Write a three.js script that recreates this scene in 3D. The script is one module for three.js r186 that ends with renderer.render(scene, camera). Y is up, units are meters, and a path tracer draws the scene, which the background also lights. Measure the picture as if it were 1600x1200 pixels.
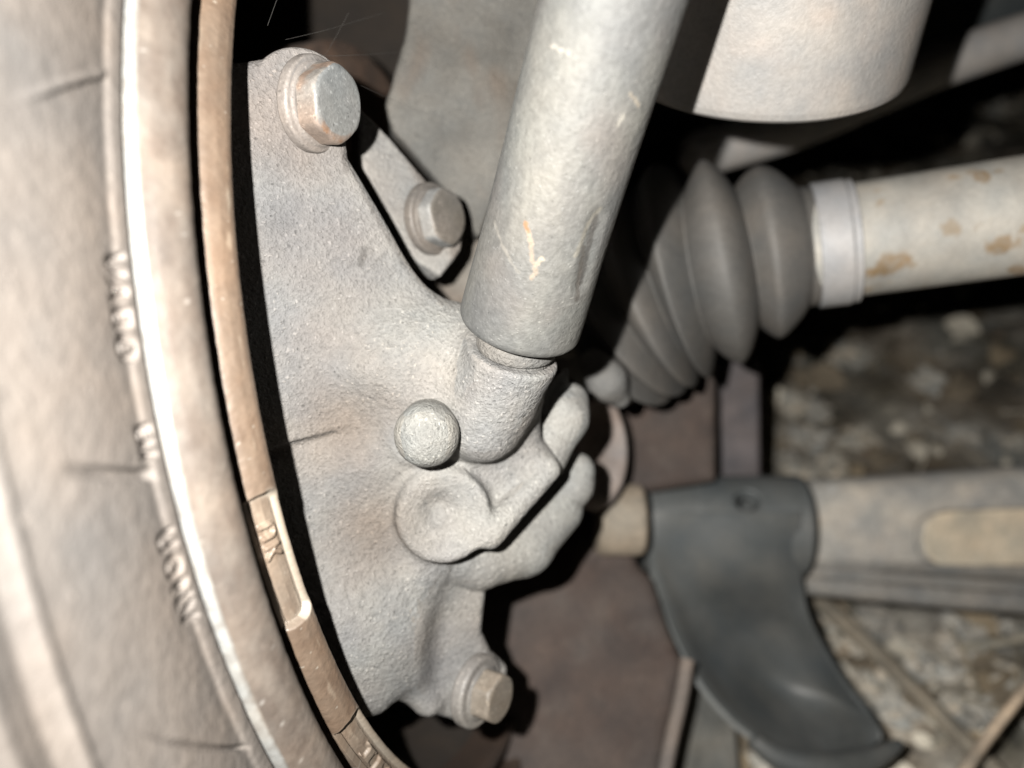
import * as THREE from 'three';
import { ImprovedNoise } from 'three/addons/math/ImprovedNoise.js';
import { mergeGeometries } from 'three/addons/utils/BufferGeometryUtils.js';

// ------------------------------------------------------------------ camera, lamp, exposure
const V = (x, y, z) => new THREE.Vector3(x, y, z);
const scene = new THREE.Scene();
scene.background = new THREE.Color(0.0006, 0.0006, 0.0006);
const FOV = 52, F = 600 / Math.tan(THREE.MathUtils.degToRad(FOV / 2));      // F: focal length in pixels of a 1600 x 1200 picture
const camera = new THREE.PerspectiveCamera(FOV, 4 / 3, 0.01, 60);
const upC = V(-0.10, 0.845, 0.53).normalize();                              // the world's up, seen from the tilted camera
const exC = V(1, 0, 0).addScaledVector(upC, -upC.x).normalize();
const ezC = exC.clone().cross(upC);
const RW = new THREE.Matrix4().set(exC.x, exC.y, exC.z, 0, upC.x, upC.y, upC.z, 0, ezC.x, ezC.y, ezC.z, 0, 0, 0, 0, 1);
camera.position.set(0, 0.45, 0);
camera.quaternion.setFromRotationMatrix(RW);
camera.updateMatrixWorld(true);
camera.focus = 0.193;
camera.userData.fStop = 5.9;
scene.add(camera);
const M = camera.matrixWorld.clone(), MI = M.clone().invert();

const flash = new THREE.PointLight(new THREE.Color(1.0, 0.972, 0.925), 0.95, 0, 2);   // the phone's lamp, up and left of its lens
flash.position.copy(V(-0.027, 0.0155, 0.006).applyMatrix4(M));
flash.castShadow = true;
flash.shadow.radius = 0.09;
flash.shadow.mapSize.set(2048, 2048);
flash.shadow.camera.near = 0.02; flash.shadow.camera.far = 12;
scene.add(flash);

// ------------------------------------------------------------------ helpers
let seed = 12345;
const rnd = () => { seed = (seed * 1664525 + 1013904223) >>> 0; return seed / 4294967296; };
const rr = (a, b) => a + (b - a) * rnd();
const clamp = (x, a = 0, b = 1) => Math.min(b, Math.max(a, x));
const mix = (a, b, t) => a + (b - a) * t;
const ss = (a, b, x) => { const t = clamp((x - a) / (b - a)); return t * t * (3 - 2 * t); };
const IN = new ImprovedNoise();
const n3 = (x, y, z) => IN.noise(x + 31.7, y + 17.3, z + 57.1);
const fbm = (x, y, z, o = 4) => { let s = 0, a = 0.5; for (let i = 0; i < o; i++) { s += a * n3(x, y, z); x *= 2.03; y *= 2.03; z *= 2.03; a *= 0.5; } return s; };
// a direction of sight (picture point) at a depth, in the frame the parts are measured in
const P = (px, py, d) => V((px - 800) / F * d, -(py - 600) / F * d, -d);

const counts = {};
const numbered = n => { const k = counts[n] = (counts[n] ?? -1) + 1; return k ? `${n}_${String(k).padStart(3, '0')}` : n; };
function tag(o, label, category, group, kind) {
  if (label) o.userData.label = label;
  if (category) o.userData.category = category;
  if (group) o.userData.group = group;
  if (kind) o.userData.kind = kind;
  return o;
}
function thing(name, label, category, base) {
  const g = new THREE.Group(); g.name = numbered(name);
  g.position.copy(base.clone().applyMatrix4(M)); g.userData.base = undefined;
  delete g.userData.base; bases.set(g, g.position.clone());
  scene.add(g);
  return tag(g, label, category);
}
const bases = new Map();
function part(name, geom, mat, parent, label) {
  const g = geom.clone ? geom : geom, b = bases.get(parent);
  g.applyMatrix4(M); g.translate(-b.x, -b.y, -b.z);
  const m = new THREE.Mesh(g, mat); m.name = name; m.castShadow = m.receiveShadow = true;
  parent.add(m); bases.set(m, b);
  if (label) m.userData.label = label;
  return m;
}
// box-mapped uv in metres, faces take the axis they look along most
function boxUV(g0) {
  const g = g0.index ? g0.toNonIndexed() : g0;
  if (!g.attributes.normal) g.computeVertexNormals();
  const p = g.attributes.position.array, n = g.attributes.normal.array, uv = new Float32Array(p.length / 3 * 2);
  for (let i = 0; i < p.length; i += 9) {
    const ax = Math.abs(n[i] + n[i + 3] + n[i + 6]), ay = Math.abs(n[i + 1] + n[i + 4] + n[i + 7]), az = Math.abs(n[i + 2] + n[i + 5] + n[i + 8]);
    for (let k = 0; k < 3; k++) {
      const x = p[i + 3 * k], y = p[i + 3 * k + 1], z = p[i + 3 * k + 2], o = (i / 3 + k) * 2;
      if (az >= ax && az >= ay) { uv[o] = x; uv[o + 1] = y; } else if (ax >= ay) { uv[o] = z + 0.37; uv[o + 1] = y; } else { uv[o] = x; uv[o + 1] = z + 0.71; }
    }
  }
  g.setAttribute('uv', new THREE.BufferAttribute(uv, 2));
  return g;
}
function paint(g, fn) {
  const p = g.attributes.position, n = g.attributes.normal, c = new Float32Array(p.count * 3);
  for (let i = 0; i < p.count; i++) { const k = fn(p.getX(i), p.getY(i), p.getZ(i), n.getX(i), n.getY(i), n.getZ(i)); c[3 * i] = k[0]; c[3 * i + 1] = k[1]; c[3 * i + 2] = k[2]; }
  g.setAttribute('color', new THREE.BufferAttribute(c, 3));
  return g;
}
// ---- distance-field modelling
const sub = (a, b) => [a.x - b.x, a.y - b.y, a.z - b.z];
const smin = (a, b, k) => { const h = Math.max(k - Math.abs(a - b), 0) / k; return Math.min(a, b) - h * h * k * 0.25; };
const smax = (a, b, k) => -smin(-a, -b, k);
function cone(a, b, r1, r2) {
  const [dx, dy, dz] = sub(b, a), L = dx * dx + dy * dy + dz * dz, ax = a.x, ay = a.y, az = a.z;
  return (x, y, z) => {
    const px = x - ax, py = y - ay, pz = z - az, t = clamp((px * dx + py * dy + pz * dz) / L);
    return Math.hypot(px - dx * t, py - dy * t, pz - dz * t) - mix(r1, r2, t);
  };
}
const ball = (c, r) => (x, y, z) => Math.hypot(x - c.x, y - c.y, z - c.z) - r;
function axes(n, hint = V(0, 1, 0)) { const e3 = n.clone().normalize(), e1 = hint.clone().cross(e3).normalize(), e2 = e3.clone().cross(e1); return [e1, e2, e3]; }
function ell(c, n, a, b, h) {
  const [e1, e2, e3] = axes(n), m = Math.min(a, b, h);
  return (x, y, z) => { x -= c.x; y -= c.y; z -= c.z; return (Math.hypot((x * e1.x + y * e1.y + z * e1.z) / a, (x * e2.x + y * e2.y + z * e2.z) / b, (x * e3.x + y * e3.y + z * e3.z) / h) - 1) * m; };
}
// cylinder from c (base) along n, from h0 to h1, rounded by q
function cyl(c, n, r, h0, h1, q = 0.001) {
  const e = n.clone().normalize(), hm = (h0 + h1) / 2, hh = (h1 - h0) / 2;
  return (x, y, z) => {
    x -= c.x; y -= c.y; z -= c.z; const t = x * e.x + y * e.y + z * e.z;
    const d = Math.sqrt(Math.max(x * x + y * y + z * z - t * t, 0)) - r + q, w = Math.abs(t - hm) - hh + q;
    return Math.min(Math.max(d, w), 0) + Math.hypot(Math.max(d, 0), Math.max(w, 0)) - q;
  };
}
const plane = (c, n) => { const e = n.clone().normalize(); return (x, y, z) => (x - c.x) * e.x + (y - c.y) * e.y + (z - c.z) * e.z; };
class Frame {
  constructor(o, n) { this.o = o; [this.e1, this.e2, this.e3] = axes(n); }
  hit(px, py, h = 0) {                                     // where a line of sight meets the plane raised by h
    const d = P(px, py, 1), oo = this.o.clone().addScaledVector(this.e3, h);
    return d.multiplyScalar(oo.dot(this.e3) / d.dot(this.e3));
  }
  to2(p) { const q = p.clone().sub(this.o); return [q.dot(this.e1), q.dot(this.e2)]; }
  slab(pts, h0, h1, q) {
    const poly = pts.map(([a, b]) => this.to2(this.hit(a, b, h1))), N = poly.length, { o, e1, e2, e3 } = this, hm = (h0 + h1) / 2, hh = (h1 - h0) / 2;
    return (x, y, z) => {
      x -= o.x; y -= o.y; z -= o.z;
      const a = x * e1.x + y * e1.y + z * e1.z, b = x * e2.x + y * e2.y + z * e2.z, c = x * e3.x + y * e3.y + z * e3.z;
      let d = 1e9, s = 1;
      for (let i = 0, j = N - 1; i < N; j = i++) {
        const vi = poly[i], vj = poly[j], ex = vj[0] - vi[0], ey = vj[1] - vi[1], wx = a - vi[0], wy = b - vi[1], t = clamp((wx * ex + wy * ey) / (ex * ex + ey * ey));
        const bx = wx - ex * t, by = wy - ey * t; d = Math.min(d, bx * bx + by * by);
        const c1 = b >= vi[1], c2 = b < vj[1], c3 = ex * wy > ey * wx;
        if ((c1 && c2 && c3) || (!c1 && !c2 && !c3)) s = -s;
      }
      const dd = s * Math.sqrt(d) + q, w = Math.abs(c - hm) - hh + q;
      return Math.min(Math.max(dd, w), 0) + Math.hypot(Math.max(dd, 0), Math.max(w, 0)) - q;
    };
  }
}
function sdfMesh(f, lo, hi, h) {
  const nx = Math.ceil((hi.x - lo.x) / h) + 2, ny = Math.ceil((hi.y - lo.y) / h) + 2, nz = Math.ceil((hi.z - lo.z) / h) + 2;
  const G = new Float32Array(nx * ny * nz).fill(1), id = (i, j, k) => i + nx * (j + ny * k), B = 8, reach = B * h * 0.95 + 0.0012;
  for (let k0 = 0; k0 < nz; k0 += B) for (let j0 = 0; j0 < ny; j0 += B) for (let i0 = 0; i0 < nx; i0 += B) {
    const c = f(lo.x + (i0 + B / 2) * h, lo.y + (j0 + B / 2) * h, lo.z + (k0 + B / 2) * h), far = Math.abs(c) > reach;
    for (let k = k0; k < Math.min(k0 + B, nz); k++) for (let j = j0; j < Math.min(j0 + B, ny); j++) for (let i = i0; i < Math.min(i0 + B, nx); i++)
      G[id(i, j, k)] = far ? c : f(lo.x + i * h, lo.y + j * h, lo.z + k * h);
  }
  const vi = new Int32Array(nx * ny * nz).fill(-1), pos = [], idx = [];
  const E = [[0, 1], [2, 3], [4, 5], [6, 7], [0, 2], [1, 3], [4, 6], [5, 7], [0, 4], [1, 5], [2, 6], [3, 7]];
  for (let k = 0; k < nz - 1; k++) for (let j = 0; j < ny - 1; j++) for (let i = 0; i < nx - 1; i++) {
    const g = []; let m = 0;
    for (let c = 0; c < 8; c++) { const v = G[id(i + (c & 1), j + (c >> 1 & 1), k + (c >> 2))]; g.push(v); if (v < 0) m |= 1 << c; }
    if (m === 0 || m === 255) continue;
    let x = 0, y = 0, z = 0, n = 0;
    for (const [a, b] of E) if ((g[a] < 0) !== (g[b] < 0)) {
      const t = g[a] / (g[a] - g[b]); n++;
      x += mix(a & 1, b & 1, t); y += mix(a >> 1 & 1, b >> 1 & 1, t); z += mix(a >> 2, b >> 2, t);
    }
    vi[id(i, j, k)] = pos.length / 3; pos.push(lo.x + (i + x / n) * h, lo.y + (j + y / n) * h, lo.z + (k + z / n) * h);
  }
  const quad = (a, b, c, d, flip) => { if (a < 0 || b < 0 || c < 0 || d < 0) return; if (flip) idx.push(a, c, b, a, d, c); else idx.push(a, b, c, a, c, d); };
  for (let k = 1; k < nz - 1; k++) for (let j = 1; j < ny - 1; j++) for (let i = 1; i < nx - 1; i++) {
    const s = G[id(i, j, k)] < 0;
    if (s !== (G[id(i + 1, j, k)] < 0)) quad(vi[id(i, j - 1, k - 1)], vi[id(i, j, k - 1)], vi[id(i, j, k)], vi[id(i, j - 1, k)], !s);
    if (s !== (G[id(i, j + 1, k)] < 0)) quad(vi[id(i - 1, j, k - 1)], vi[id(i - 1, j, k)], vi[id(i, j, k)], vi[id(i, j, k - 1)], !s);
    if (s !== (G[id(i, j, k + 1)] < 0)) quad(vi[id(i - 1, j - 1, k)], vi[id(i, j - 1, k)], vi[id(i, j, k)], vi[id(i - 1, j, k)], !s);
  }
  const N = new Float32Array(pos.length), e = h * 0.6;
  for (let i = 0; i < pos.length; i += 3) {
    const x = pos[i], y = pos[i + 1], z = pos[i + 2], a = f(x + e, y, z) - f(x - e, y, z), b = f(x, y + e, z) - f(x, y - e, z), c = f(x, y, z + e) - f(x, y, z - e), l = Math.hypot(a, b, c) || 1;
    N[i] = a / l; N[i + 1] = b / l; N[i + 2] = c / l;
  }
  const g = new THREE.BufferGeometry();
  g.setAttribute('position', new THREE.Float32BufferAttribute(pos, 3)); g.setAttribute('normal', new THREE.BufferAttribute(N, 3)); g.setIndex(idx);
  return g;
}
const solid = (f, lo, hi, h, col) => { const g = sdfMesh(f, lo, hi, h); return boxUV(paint(g, col)); };
const boxOf = (pts, pad) => { const b = new THREE.Box3().setFromPoints(pts).expandByScalar(pad); return [b.min, b.max]; };
// grid surface, uv in metres; fn(u, v) gives a point
function surface(nu, nv, fn, col, flip) {
  const pos = [], uv = [], idx = [], c = [], acc = [];
  for (let j = 0; j <= nv; j++) for (let i = 0; i <= nu; i++) { const p = fn(i / nu, j / nv); pos.push(p.x, p.y, p.z); acc.push(p); }
  const w = nu + 1, ul = new Float32Array(w), vl = new Float32Array(nv + 1);
  for (let i = 1; i <= nu; i++) ul[i] = ul[i - 1] + acc[i + w * (nv >> 1)].distanceTo(acc[i - 1 + w * (nv >> 1)]);
  for (let j = 1; j <= nv; j++) vl[j] = vl[j - 1] + acc[(nu >> 1) + w * j].distanceTo(acc[(nu >> 1) + w * (j - 1)]);
  for (let j = 0; j <= nv; j++) for (let i = 0; i <= nu; i++) { uv.push(ul[i], vl[j]); if (col) c.push(...col(i / nu, j / nv, acc[i + w * j])); }
  for (let j = 0; j < nv; j++) for (let i = 0; i < nu; i++) { const a = i + w * j, b = a + 1, d = a + w, e = d + 1; flip ? idx.push(a, d, b, b, d, e) : idx.push(a, b, d, b, e, d); }
  const g = new THREE.BufferGeometry();
  g.setAttribute('position', new THREE.Float32BufferAttribute(pos, 3)); g.setAttribute('uv', new THREE.Float32BufferAttribute(uv, 2));
  if (col) g.setAttribute('color', new THREE.Float32BufferAttribute(c, 3));
  g.setIndex(idx); g.computeVertexNormals();
  return g;
}
// tube along a smooth line, radius r(t), t from 0 to 1; closed at its ends by its radii
function sweep(pts, r, nv, nu, col) {
  const curve = new THREE.CatmullRomCurve3(pts, false, 'centripetal'), fr = curve.computeFrenetFrames(nv, false);
  const g = surface(nu, nv, (u, v) => {
    const k = Math.round(v * nv), c = curve.getPointAt(v), a = u * Math.PI * 2, R = r(v, u);
    return c.addScaledVector(fr.normals[k], Math.cos(a) * R).addScaledVector(fr.binormals[k], Math.sin(a) * R);
  }, col);
  const nn = g.attributes.normal, w = nu + 1;
  for (let j = 0; j <= nv; j++) { const a = j * w, b = a + nu, x = V(nn.getX(a) + nn.getX(b), nn.getY(a) + nn.getY(b), nn.getZ(a) + nn.getZ(b)).normalize(); nn.setXYZ(a, x.x, x.y, x.z); nn.setXYZ(b, x.x, x.y, x.z); }
  return g;
}

// ------------------------------------------------------------------ textures
function lattice(n, s) { const a = new Float32Array(n * n); let q = s; for (let i = 0; i < a.length; i++) { q = (q * 1664525 + 1013904223) >>> 0; a[i] = q / 4294967296; } return a; }
function tileNoise(S, cells, s, sx = 1, sy = 1) {
  const cx = Math.max(1, Math.round(cells * sx)), cy = Math.max(1, Math.round(cells * sy)), L = lattice(Math.max(cx, cy), s), n = Math.max(cx, cy), o = new Float32Array(S * S);
  for (let y = 0; y < S; y++) { const fy = y / S * cy, iy = Math.floor(fy), ty = ss(0, 1, fy - iy);
    for (let x = 0; x < S; x++) { const fx = x / S * cx, ix = Math.floor(fx), tx = ss(0, 1, fx - ix), i2 = (ix + 1) % cx, j2 = (iy + 1) % cy;
      o[x + S * y] = mix(mix(L[ix + n * iy], L[i2 + n * iy], tx), mix(L[ix + n * j2], L[i2 + n * j2], tx), ty); } }
  return o;
}
function fbmTile(S, cells, s, oct, sx, sy, gain = 0.5) { const o = new Float32Array(S * S); let a = 1, t = 0; for (let k = 0; k < oct; k++) { const n = tileNoise(S, cells << k, s + k * 77, sx, sy); for (let i = 0; i < o.length; i++) o[i] += a * n[i]; t += a; a *= gain; } for (let i = 0; i < o.length; i++) o[i] /= t; return o; }
function dataTex(S, fn, srgb, rep) {
  const d = new Uint8Array(S * S * 4);
  for (let i = 0; i < S * S; i++) { const c = fn(i); d[4 * i] = clamp(c[0]) * 255; d[4 * i + 1] = clamp(c[1]) * 255; d[4 * i + 2] = clamp(c[2]) * 255; d[4 * i + 3] = 255; }
  const t = new THREE.DataTexture(d, S, S); t.magFilter = THREE.LinearFilter; t.minFilter = THREE.LinearMipmapLinearFilter; t.generateMipmaps = true;
  t.wrapS = t.wrapT = THREE.RepeatWrapping; if (srgb) t.colorSpace = THREE.SRGBColorSpace; t.repeat.set(rep, rep); t.needsUpdate = true; return t;
}
function speckle(S, count, s, r0, r1) {
  const o = new Float32Array(S * S); let q = s; const R = () => { q = (q * 1664525 + 1013904223) >>> 0; return q / 4294967296; };
  for (let k = 0; k < count; k++) { const x = R() * S, y = R() * S, r = r0 + (r1 - r0) * R() ** 3, e = 0.6 + R() * 0.9, v = 0.4 + 0.6 * R();
    for (let j = -Math.ceil(r * 2); j <= r * 2; j++) for (let i = -Math.ceil(r * 2); i <= r * 2; i++) { const w = 1 - Math.hypot(i * e, j / e) / r; if (w > 0) { const a = ((Math.floor(x) + i + S) % S) + S * ((Math.floor(y) + j + S) % S); o[a] = Math.max(o[a], v * Math.min(1, w * 2)); } } }
  return o;
}
function surfTex(S, rep, s, o) {
  const a = fbmTile(S, o.coarse ?? 4, s, 4, o.sx, o.sy), b = fbmTile(S, o.fine ?? 48, s + 5, 3, o.sx, o.sy, 0.7), w = speckle(S, o.white ?? 300, s + 9, 1, o.spot ?? 4), k = speckle(S, o.black ?? 200, s + 11, 1, o.spot ?? 3);
  return {
    map: dataTex(S, i => { const t = o.base + o.ca * (a[i] - 0.5) + o.cb * (b[i] - 0.5) + (o.cw ?? 0.25) * w[i] - (o.ck ?? 0.25) * k[i], h = (a[i] - 0.5) * (o.hue ?? 0.05); return [t + h, t, t - h]; }, true, rep),
    bump: dataTex(S, i => { const t = 0.45 + (o.ba ?? 0.3) * (a[i] - 0.5) + (o.bb ?? 0.7) * (b[i] - 0.5) + 0.3 * w[i] - 0.25 * k[i]; return [t, t, t]; }, false, rep),
  };
}
const TX = {
  cast: surfTex(1024, 1 / 0.075, 11, { base: 0.86, ca: 0.1, cb: 0.22, white: 2000, black: 500, spot: 7, coarse: 5, fine: 110, cw: 0.42, ck: 0.18 }),  // the white specks paint glints into the casting's colour
  rod: surfTex(1024, 1 / 0.08, 23, { base: 0.87, ca: 0.1, cb: 0.2, white: 1400, black: 500, spot: 5, coarse: 4, fine: 70, cw: 0.4, ck: 0.18 }),
  smooth: surfTex(512, 1 / 0.06, 71, { base: 0.9, ca: 0.12, cb: 0.12, white: 14, black: 20, spot: 3, coarse: 5, fine: 60, cw: 0.08, ck: 0.1, bb: 0.4 }),
  rust: surfTex(512, 1 / 0.06, 37, { base: 0.86, ca: 0.22, cb: 0.2, white: 160, black: 120, hue: 0.06, coarse: 4, fine: 40 }),
  rubber: surfTex(512, 1 / 0.07, 41, { base: 0.87, ca: 0.12, cb: 0.12, white: 60, black: 60, coarse: 4, fine: 40, spot: 5, cw: 0.3 }),
  soil: surfTex(512, 1 / 0.35, 53, { base: 0.82, ca: 0.3, cb: 0.4, white: 500, black: 500, coarse: 6, fine: 40, spot: 8, hue: 0.1 }),
};
function mat(t, color, rough, bump, extra = {}) {
  return new THREE.MeshStandardMaterial({ color: new THREE.Color(...color), roughness: rough, metalness: 0, map: TX[t]?.map ?? null, bumpMap: bump ? TX[t].bump : null, bumpScale: bump || 1, vertexColors: true, ...extra });
}
const W1 = [1, 1, 1];
const MT = {
  cast: mat('cast', W1, 0.8, 0.0006),
  bolt: mat('cast', W1, 0.6, 0.00012),
  rod: mat('rod', W1, 0.72, 0.00025),
  rubber: mat('rubber', W1, 0.7, 0.0002),
  tyre: mat('rubber', W1, 0.72, 0.0004),
  rim: mat('smooth', W1, 0.5, 0.0002),
  rust: mat('rust', W1, 0.85, 0.0005),
  paint: mat('smooth', W1, 0.6, 0.0003),
  plastic: mat('rubber', W1, 0.5, 0.0001),
  zinc: new THREE.MeshStandardMaterial({ color: new THREE.Color(0.27, 0.268, 0.27), roughness: 0.6, metalness: 0.15, map: TX.smooth.map, bumpMap: TX.smooth.bump, bumpScale: 0.0001 }),
};
const lum = (c, k) => [c[0] * k, c[1] * k, c[2] * k];
const mixc = (a, b, t) => [mix(a[0], b[0], t), mix(a[1], b[1], t), mix(a[2], b[2], t)];

// ------------------------------------------------------------------ the wheel
const WC = V(-0.022, 0.029, -0.338), WN = V(-0.972, -0.094, -0.213).normalize();      // centre and outboard axis
const WU = WN.clone().cross(V(0, 1, 0)).normalize(), WV = WU.clone().cross(WN);
const wp = (r, a, t) => WC.clone().addScaledVector(WN, a).addScaledVector(WU, r * Math.cos(t)).addScaledVector(WV, r * Math.sin(t));
function polar(px, py, a) { const d = P(px, py, 1), o = WC.clone().addScaledVector(WN, a), q = d.multiplyScalar(o.dot(WN) / d.dot(WN)).sub(o); return [Math.hypot(q.dot(WU), q.dot(WV)), Math.atan2(q.dot(WV), q.dot(WU))]; }
const T0 = polar(240, 560, 0)[1];                                                     // the angle that faces the camera
const rel = t => { let d = t - T0; while (d > Math.PI) d -= 2 * Math.PI; while (d < -Math.PI) d += 2 * Math.PI; return d; };
// letters as a height raster
function glyphs(text, w, h, font, x0 = 0) {
  const c = document.createElement('canvas'); c.width = w; c.height = h; const g = c.getContext('2d');
  g.fillStyle = '#000'; g.fillRect(0, 0, w, h); g.fillStyle = '#fff'; g.font = font; g.textAlign = 'center'; g.textBaseline = 'middle'; g.fillText(text, w / 2 + x0, h / 2);
  const d = g.getImageData(0, 0, w, h).data;
  return (u, v) => { const x = u * w - 0.5, y = v * h - 0.5, i = Math.floor(x), j = Math.floor(y); if (i < 0 || j < 0 || i >= w - 1 || j >= h - 1) return 0; const tx = x - i, ty = y - j, q = (a, b) => d[4 * (a + w * b)] / 255; return mix(mix(q(i, j), q(i + 1, j), tx), mix(q(i, j + 1), q(i + 1, j + 1), tx), ty); };
}
const wheel = thing('car_wheel', 'dusty car wheel with tyre and brown rim filling the left edge', 'wheel', wp(0.3, 0.1, T0 + 1.2));
function profileRing(prof, t0, t1, nt, ns, disp, col) {                               // prof: [r, a] points, disp pushes along the surface's normal
  const pts = prof.map(([r, a]) => V(r, a, 0)), cv = new THREE.CatmullRomCurve3(pts, false, 'catmullrom', 0.15), sp = [];
  for (let i = 0; i <= ns; i++) { const p = cv.getPointAt(i / ns), q = cv.getTangentAt(i / ns); sp.push([p.x, p.y, -q.y, q.x]); }
  return surface(ns, nt, (u, v) => {
    const [r, a, nr, na] = sp[Math.round(u * ns)], t = mix(t0, t1, v), h = disp ? disp(r, a, rel(t), u) : 0;
    return wp(r + nr * h, a + na * h, t);
  }, col ? (u, v, p) => { const [r, a] = sp[Math.round(u * ns)]; return col(r, a, rel(mix(t0, t1, v)), p, u); } : null);
}
const TV0 = T0 - 1.15, TV1 = T0 + 1.15;                                                 // the part of the ring near the camera is modelled finely
{
  const prof = [[0.2066, 0.006], [0.2067, 0.001], [0.2076, -0.0004], [0.2095, -0.0009], [0.2112, -0.0010], [0.2122, -0.0006], [0.216, -0.0014], [0.222, -0.0029], [0.23, -0.0045], [0.24, -0.0062], [0.25, -0.0074], [0.262, -0.0076], [0.274, -0.005], [0.285, 0.001], [0.293, 0.009], [0.297, 0.02], [0.298, 0.1]];
  const word1 = glyphs('VABO', 190, 56, 'bold 58px sans-serif'), word2 = glyphs('EM', 100, 56, 'bold 56px sans-serif'), word3 = glyphs('UONV', 200, 56, 'bold 58px sans-serif');
  const aOf = r => { for (let i = 3; i + 1 < prof.length; i++) if (r <= prof[i + 1][0]) return mix(prof[i][1], prof[i + 1][1], clamp((r - prof[i][0]) / (prof[i + 1][0] - prof[i][0]))); return 0; };
  const hit = (px, py) => { let best = [0, 0], e = 1e9; for (let r = 0.209; r < 0.27; r += 0.0002) { const q = polar(px, py, aOf(r)), d = Math.abs(q[0] - r); if (d < e) { e = d; best = [r, rel(q[1])]; } } return best; };
  const line = (p, q) => { const [r1, b1] = hit(...p), [r2, b2] = hit(...q); return r => mix(b1, b2, (r - r1) / (r2 - r1)); };
  const ribs = [line([130, 121], [192, 116]), line([118, 736], [240, 742]), line([336, 1168], [408, 1155])];
  const words = [[word1, [180, 372], [208, 588], 24], [word2, [222, 655], [240, 725], 20], [word3, [252, 808], [305, 985], 22]].map(([g, p, q, w]) => { const b0 = hit(...p), b1 = hit(...q), m = [(p[0] + q[0]) / 2, (p[1] + q[1]) / 2], ri = hit(m[0] + w - 6, m[1])[0], ro = hit(m[0] - w, m[1])[0]; return [g, b0[1], b1[1], ri, ro]; });
  const letter = (r, t) => { let h = 0; for (const [g, t0, t1, ri, ro] of words) { const u = (t - t0) / (t1 - t0), v = (r - ri) / (ro - ri); if (u > 0 && u < 1 && v > 0 && v < 1) h = Math.max(h, g(u, v)); } return h; };
  const td = (r, a, t) => {
    let h = 0.0016 * letter(r, t);
    for (let i = 0; i < 3; i++) { const w = i === 2 ? 0.0016 : 0.0026, L = ss(0.2105, 0.2135, r) * (1 - ss(0.225, 0.238, r)); h += (i === 0 ? -0.0007 : 0.0013) * L * (1 - ss(0.5, 1, Math.abs((t - ribs[i](r)) * r) / (i === 0 ? 0.0009 : w * 0.5))); }
    for (const [q, w, k] of [[0.2475, 0.0012, -0.0009], [0.2515, 0.0016, 0.0008], [0.257, 0.0013, -0.001], [0.2615, 0.0016, 0.0009], [0.2655, 0.002, -0.0008]]) h += k * Math.exp(-(((r - q) / w) ** 2)) * ss(-0.25, 0.2, -t * DIR);
    h += 0.00012 * fbm(r * 120, t * 24, 2.2, 3);
    return h;
  };
  const DIR = -Math.sign(words[2][1] - words[0][1]);
  const tc = (r, a, t) => { const n = fbm(r * 60, t * 9, 4, 4), m = fbm(r * 300, t * 70, 8, 3); const c = mixc([0.118, 0.102, 0.09], [0.145, 0.127, 0.112], clamp(0.5 + n * 0.9 + m * 0.3)); return lum(mixc(c, lum(c, 0.36), ss(0.232, 0.262, r)), (r < 0.2118 ? 1.0 : 1) * (1 - 0.28 * Math.exp(-(((r - 0.2135) / 0.002) ** 2)))); };  // colour darkens toward the shoulder to counter the flash's brightness up close
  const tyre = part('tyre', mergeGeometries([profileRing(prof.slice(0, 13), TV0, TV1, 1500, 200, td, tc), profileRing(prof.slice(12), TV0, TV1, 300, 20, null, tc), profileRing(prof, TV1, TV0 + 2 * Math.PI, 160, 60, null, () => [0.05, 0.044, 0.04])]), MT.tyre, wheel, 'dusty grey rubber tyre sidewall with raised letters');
  // rim lip, worn bare at its edge
  const dkFar = () => [0.06, 0.043, 0.034];
  const lip = [[0.2055, -0.0019], [0.2034, -0.0036], [0.2005, -0.0050], [0.1978, -0.0055], [0.1958, -0.0052], [0.1949, -0.0046], [0.1946, -0.0036], [0.1956, 0.002], [0.1956, 0.0112], [0.1870, 0.0112]];
  const lipc = (r, a, t, p) => { const n = fbm(t * 30, r * 300, 1.5, 4), m = n3(t * 130, r * 900, 6); let c = mixc([0.0805, 0.0643, 0.0531], [0.122, 0.104, 0.0883], clamp(0.4 + n * 1.4)); if (m > 0.58 && n3(t * 90, r * 500, 61) > 0.1) c = mixc(c, [0.245, 0.225, 0.203], 0.6); if (r < 0.1965) c = mixc(c, [0.0783, 0.061, 0.0451], 0.35); return c; };
  const rim = part('rim', mergeGeometries([profileRing(lip, TV0, TV1, 1000, 40, (r, a, t) => 0.00018 * fbm(t * 60, r * 300, 3, 3), lipc), profileRing(lip, TV1, TV0 + 2 * Math.PI, 160, 40, null, dkFar)]), MT.rim, wheel, 'brownish rim lip beside the tyre');
  const edge = [[0.2064, 0.007], [0.2064, 0.0003], [0.2063, -0.0004], [0.2060, -0.0012], [0.2055, -0.0019]];
  const edgec = (r, a, t) => { const n = fbm(t * 80, r * 500, 9, 3), e = fbm(t * 25, 0, 19, 3); return mixc([0.179, 0.179, 0.171], [0.0935, 0.0815, 0.0697], clamp(0.1 + n * 1.2 + 1.6 * ss(0.2059 + 0.0006 * e, 0.2055 + 0.0006 * e, r) * 0.6)); };
  part('rim_edge', mergeGeometries([profileRing(edge, TV0, TV1, 1000, 14, null, edgec), profileRing(edge, TV1, TV0 + 2 * Math.PI, 160, 14, null, dkFar)]), MT.rim, rim, 'worn white bare edge of the rim');
  // inner ring with cast pockets and their letters
  const ring = [[0.1870, 0.0109], [0.1868, 0.0003], [0.1865, -0.0009], [0.1855, -0.0019], [0.1835, -0.0031], [0.1810, -0.0038], [0.1793, -0.0037], [0.1785, -0.0031], [0.1778, -0.0015], [0.1775, 0.0014], [0.1770, 0.0109]];
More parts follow.
